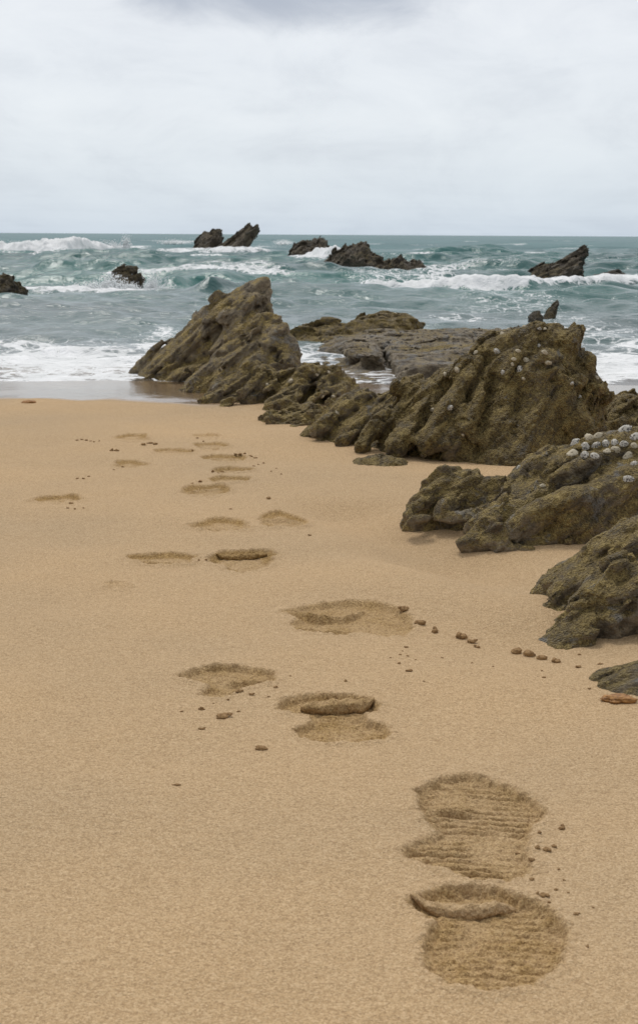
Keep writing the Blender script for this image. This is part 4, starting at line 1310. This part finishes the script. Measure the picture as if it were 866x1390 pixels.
# foam laid down as patches: (cx, cy, rx, ry, strength) in photo px on the water
FP = [(95, 494, 175, 27, .74), (40, 474, 60, 9, .55), (215, 480, 60, 30, .55), (150, 512, 90, 9, .6), (60, 514, 80, 8, .72), (225, 455, 25, 16, .4),
      (835, 500, 80, 30, .74), (800, 455, 90, 20, .42), (866, 470, 60, 20, .5), (425, 478, 40, 16, .42), (440, 466, 30, 8, .4), (700, 415, 120, 16, .34), (620, 432, 70, 8, .45), (760, 432, 60, 10, .42),
      (660, 393, 150, 12, .5), (600, 372, 60, 8, .5), (520, 380, 60, 7, .42), (310, 343, 60, 6, .8), (425, 352, 40, 5, .75), (240, 330, 30, 5, .5), (170, 396, 60, 10, .85), (110, 393, 40, 10, .6), (220, 392, 40, 9, .6), (20, 392, 40, 8, .4),
      (745, 385, 50, 6, .6), (385, 330, 20, 4, .5), (590, 385, 40, 8, .62), (560, 365, 40, 6, .42), (370, 335, 40, 4, .3), (170, 340, 40, 6, .7), (0, 345, 60, 5, .5), (560, 522, 40, 8, .35), (760, 360, 80, 7, .25), (680, 340, 60, 4, .25)]
for cx, cy, rx, ry, st in FP:
    foam = np.maximum(foam, st * np.exp(-(((PXX - cx) / rx) ** 2 + ((PYY - cy) / ry) ** 2) ** 1.3))
# small whitecaps where the chop peaks
wc = sstep(.055, .13, chop) * sstep(.0, .35, fbm2(WX, WY, .22, 3, 4.0)) * amp_d
foam = np.maximum(foam, .6 * wc * dist_fade)
foam = np.maximum(foam, .30 * sstep(12, 8.5, WY) + .14 * sstep(20, 9, WY))
foam = np.clip(foam, 0, 1.1)
# white water is lumpy
fl = sstep(.45, .95, foam)
lump = fbm2(WX, WY, 2.2, 4, 6.0) + .6 * fbm2(WX, WY, 7.0, 3, 7.0)
WZ += fl * lump * np.clip(.0045 * WY, .012, .16) * dist_fade
# calm swash zone
calm = sstep(7.3, 9.4, WY)
edge_n = .22 * fbm2(WX, WY * .2, .9, 3, 11.0) + .06 * fbm2(WX, WY, 3.5, 2, 12.0)
WZ = WZ * (.10 + .90 * calm) + .016 * np.exp(-((WY - 8.0 - edge_n) / .28) ** 2) + .010 * np.exp(-((WY - 8.9 - edge_n * 1.5) / .4) ** 2)
WZ = np.where(inner, WZ, WZ * sstep(3, .5, np.abs(WU)))
film = sstep(8.1, 7.3, WY + edge_n)
foam *= sstep(7.35, 7.62, WY + edge_n * 1.2)
foam = np.maximum(foam, .70 * np.exp(-((WY + edge_n * 1.2 - 7.66) / .10) ** 2) * (.7 + .6 * bn2))
shallow = np.clip(.62 * sstep(30, 10, WY) + .36 * sstep(11, 7.8, WY), 0, 1)
V = np.stack([WX, WY, WZ], -1).reshape(-1, 3)
sn, sm = WX.shape
ii = np.arange(sn * sm).reshape(sn, sm)
sq = np.stack([ii[:-1, :-1], ii[:-1, 1:], ii[1:, 1:], ii[1:, :-1]], -1).reshape(-1, 4)
sea = mesh_from('sea', V, sq, sea_material(), True)
fattr(sea, 'foam', foam.ravel()); fattr(sea, 'shallow', shallow.ravel()); fattr(sea, 'film', film.ravel()); fattr(sea, 'far', sstep(12, 90, WY).ravel())
tag(sea, 'choppy grey green sea with white breakers', 'sea', kind='structure')

# spray thrown up by the breakers
t = NT("sea_spray"); t.principled((0.85, 0.87, 0.87), 0.8, None, .2); M_SPRAY = t.m
OCT = np.array([(1, 0, 0), (-1, 0, 0), (0, 1, 0), (0, -1, 0), (0, 0, 1), (0, 0, -1)], float)
OTRI = np.array([(0, 2, 4), (2, 1, 4), (1, 3, 4), (3, 0, 4), (2, 0, 5), (1, 2, 5), (3, 1, 5), (0, 3, 5)])


def spray(name, jets, label):
    """jets: (px, py foot, depth m, spread px, height px, lean px, count, drop px)"""
    Vs, Ts, n0 = [], [], 0
    for px, py, Y, spread, hgt, lean, cnt, dp in jets:
        s = Y / F
        base = at_depth(px, py, Y)
        for _ in range(cnt):
            u = random.random() ** 1.7
            fing = .5 + .5 * math.sin(px * .7 + random.choice((0, 1.3, 2.6, 4.1)))
            x = random.gauss(0, 1) * spread * (.5 + .25 * u) + lean * u
            z = u * hgt * (.45 + .55 * fing)
            r = dp * random.uniform(.3, 1.0) * (1.2 - .8 * u) * s
            c = base + np.array([x * s, random.gauss(0, 1) * spread * .5 * s, z * s])
            Vs.append(OCT * r * np.random.default_rng(n0).uniform(.7, 1.3, (6, 1)) + c); Ts.append(OTRI + n0); n0 += 6
    ob = mesh_from(name, np.concatenate(Vs), np.concatenate(Ts), M_SPRAY, True, None, None, True)
    tag(ob, label, 'spray', kind='stuff')


spray('sea_spray', [(156, 396, 20.4, 12, 28, -5, 1500, 2.0), (178, 398, 20.3, 9, 16, 0, 800, 1.9), (204, 393, 20.4, 8, 26, 6, 800, 1.5), (128, 398, 20.3, 16, 18, -4, 1100, 1.9), (222, 394, 20.8, 10, 10, 4, 250, 1.3), (100, 398, 20.4, 14, 8, 0, 250, 1.4)],
      'white spray bursting around the round dark rock knob')
spray('sea_spray', [(171, 337, 57, 5, 22, 2, 450, 1.4), (150, 338, 57, 14, 14, 0, 500, 1.5), (90, 339, 57, 40, 11, 0, 700, 1.5), (15, 339, 57, 30, 14, 0, 600, 1.5)],
      'white spray along the breaking crest out at the left')
spray('sea_spray', [(222, 478, 8.0, 10, 22, 8, 260, 1.2), (235, 465, 8.1, 6, 16, 5, 160, 1.0)], 'small white splash against the foot of the tall slanted rock')
spray('sea_spray', [(590, 392, 19.2, 16, 14, 0, 350, 1.5), (700, 395, 19.2, 40, 9, 0, 500, 1.4), (640, 394, 19.2, 30, 9, 0, 400, 1.4)], 'white spray on the crest of the breaker right of centre')
spray('sea_spray', [(285, 341, 62, 14, 6, 0, 260, 1.3), (325, 343, 62, 14, 6, 0, 200, 1.3), (235, 331, 64, 14, 8, 0, 200, 1.3), (385, 332, 60, 8, 6, 0, 120, 1.2)], 'white spray at the feet of the slanted slabs offshore')

# ------------------------------------------------------------------ sky and light
SUN_EL, SUN_AZ = R(58), R(-18)     # azimuth from +Y (out to sea), overcast light from beyond the rocks
w = bpy.data.worlds.new("World"); SC.world = w
w.use_nodes = True
nt = w.node_tree; nt.nodes.clear()


class WT(NT):
    def __init__(self, tree):
        self.t = tree


t = WT(nt)
wo = t.n('ShaderNodeOutputWorld'); bg = t.n('ShaderNodeBackground')
sky = t.n('ShaderNodeTexSky', sky_type='NISHITA', sun_disc=False)
sky.sun_elevation = SUN_EL; sky.sun_rotation = SUN_AZ
sky.air_density = 1.2; sky.dust_density = 1.5
STR = 0.1
gen = t.coords('Generated')
sep = t.n('ShaderNodeSeparateXYZ'); t.l(gen, sep.inputs[0])
z = sep.outputs[2]
# flat cloud layer seen in perspective
zz = t.math('ADD', t.math('MAXIMUM', z, 0.0), 0.045)
cx_ = t.math('DIVIDE', sep.outputs[0], zz); cy_ = t.math('DIVIDE', sep.outputs[1], zz)
cv = t.n('ShaderNodeCombineXYZ'); t.l(cx_, cv.inputs[0]); t.l(cy_, cv.inputs[1])
n1 = t.noise(cv.outputs[0], 0.55, 6, 0.55, 0.3)
n2 = t.noise(t.scaled(gen, (6, 6, 13)), 1.7, 8, 0.62, 0.5)
mixn = t.math('ADD', t.math('MULTIPLY', n1, 0.25), t.math('MULTIPLY', n2, 0.75))
grad = t.ramp(t.math('MULTIPLY', z, 4.0, True), [(0.0, (0.64, 0.735, 0.84)), (0.10, (0.70, 0.785, 0.875)), (0.30, (0.80, 0.85, 0.915)), (0.55, (0.83, 0.86, 0.91)), (0.75, (0.83, 0.85, 0.89)), (1.0, (0.98, 0.98, 1.0))])
shade = t.ramp(mixn, [(0.36, (0.90, 0.905, 0.92)), (0.5, (1.0, 1.0, 1.0)), (0.62, (1.05, 1.045, 1.035))])
cl = t.mix(1.0, grad, shade, 'MULTIPLY')
# darker grey bank of cloud overhead in the middle
bx = t.math('ADD', sep.outputs[0], 0.02)
bz = t.math('SUBTRACT', z, 0.165)
e = t.math('ADD', t.math('POWER', t.math('ABSOLUTE', t.math('DIVIDE', bx, 0.125)), 2.0), t.math('POWER', t.math('ABSOLUTE', t.math('DIVIDE', bz, 0.036)), 2.0))
e = t.math('ADD', e, t.math('MULTIPLY', t.math('SUBTRACT', n2, 0.5), 1.6))
bank = t.math('MULTIPLY', t.mapr(e, 1.3, 0.0), t.mapr(sep.outputs[1], 0.0, 0.2))
cl = t.mix(bank, cl, (0.45, 0.49, 0.58))
# unseen sky behind the camera is darkened to deepen shade on camera-facing sides
behind = t.mapr(sep.outputs[1], 0.25, -0.55, 0.0, 1.0)
cl = t.mix(behind, cl, t.mix(1.0, cl, (0.60, 0.61, 0.63), 'MULTIPLY'))
scl = t.n('ShaderNodeVectorMath', operation='SCALE'); t.l(cl, scl.inputs[0]); scl.inputs['Scale'].default_value = 1 / STR
out = t.mix(0.88, sky.outputs[0], scl.outputs[0])
t.l(out, bg.inputs['Color']); bg.inputs['Strength'].default_value = STR
t.l(bg.outputs[0], wo.inputs['Surface'])

sl = bpy.data.lights.new("sun", 'SUN'); sun = bpy.data.objects.new("sun", sl); COL.objects.link(sun)
sl.energy = 1.5; sl.angle = R(14); sl.color = (1.0, 0.965, 0.92)
dirv = Vector((math.sin(SUN_AZ) * math.cos(SUN_EL), math.cos(SUN_AZ) * math.cos(SUN_EL), math.sin(SUN_EL)))
sun.rotation_euler = dirv.to_track_quat('Z', 'Y').to_euler()
sun.location = dirv * 30

SC.view_settings.view_transform = 'Standard'
SC.view_settings.look = 'None'
SC.view_settings.exposure = 0.0
SC.view_settings.gamma = 1.0
SC.render.engine = 'CYCLES'
SC.cycles.use_denoising = True
SC.cycles.max_bounces = 6
SC.cycles.transparent_max_bounces = 6
SC.cycles.caustics_reflective = False
SC.cycles.caustics_refractive = False
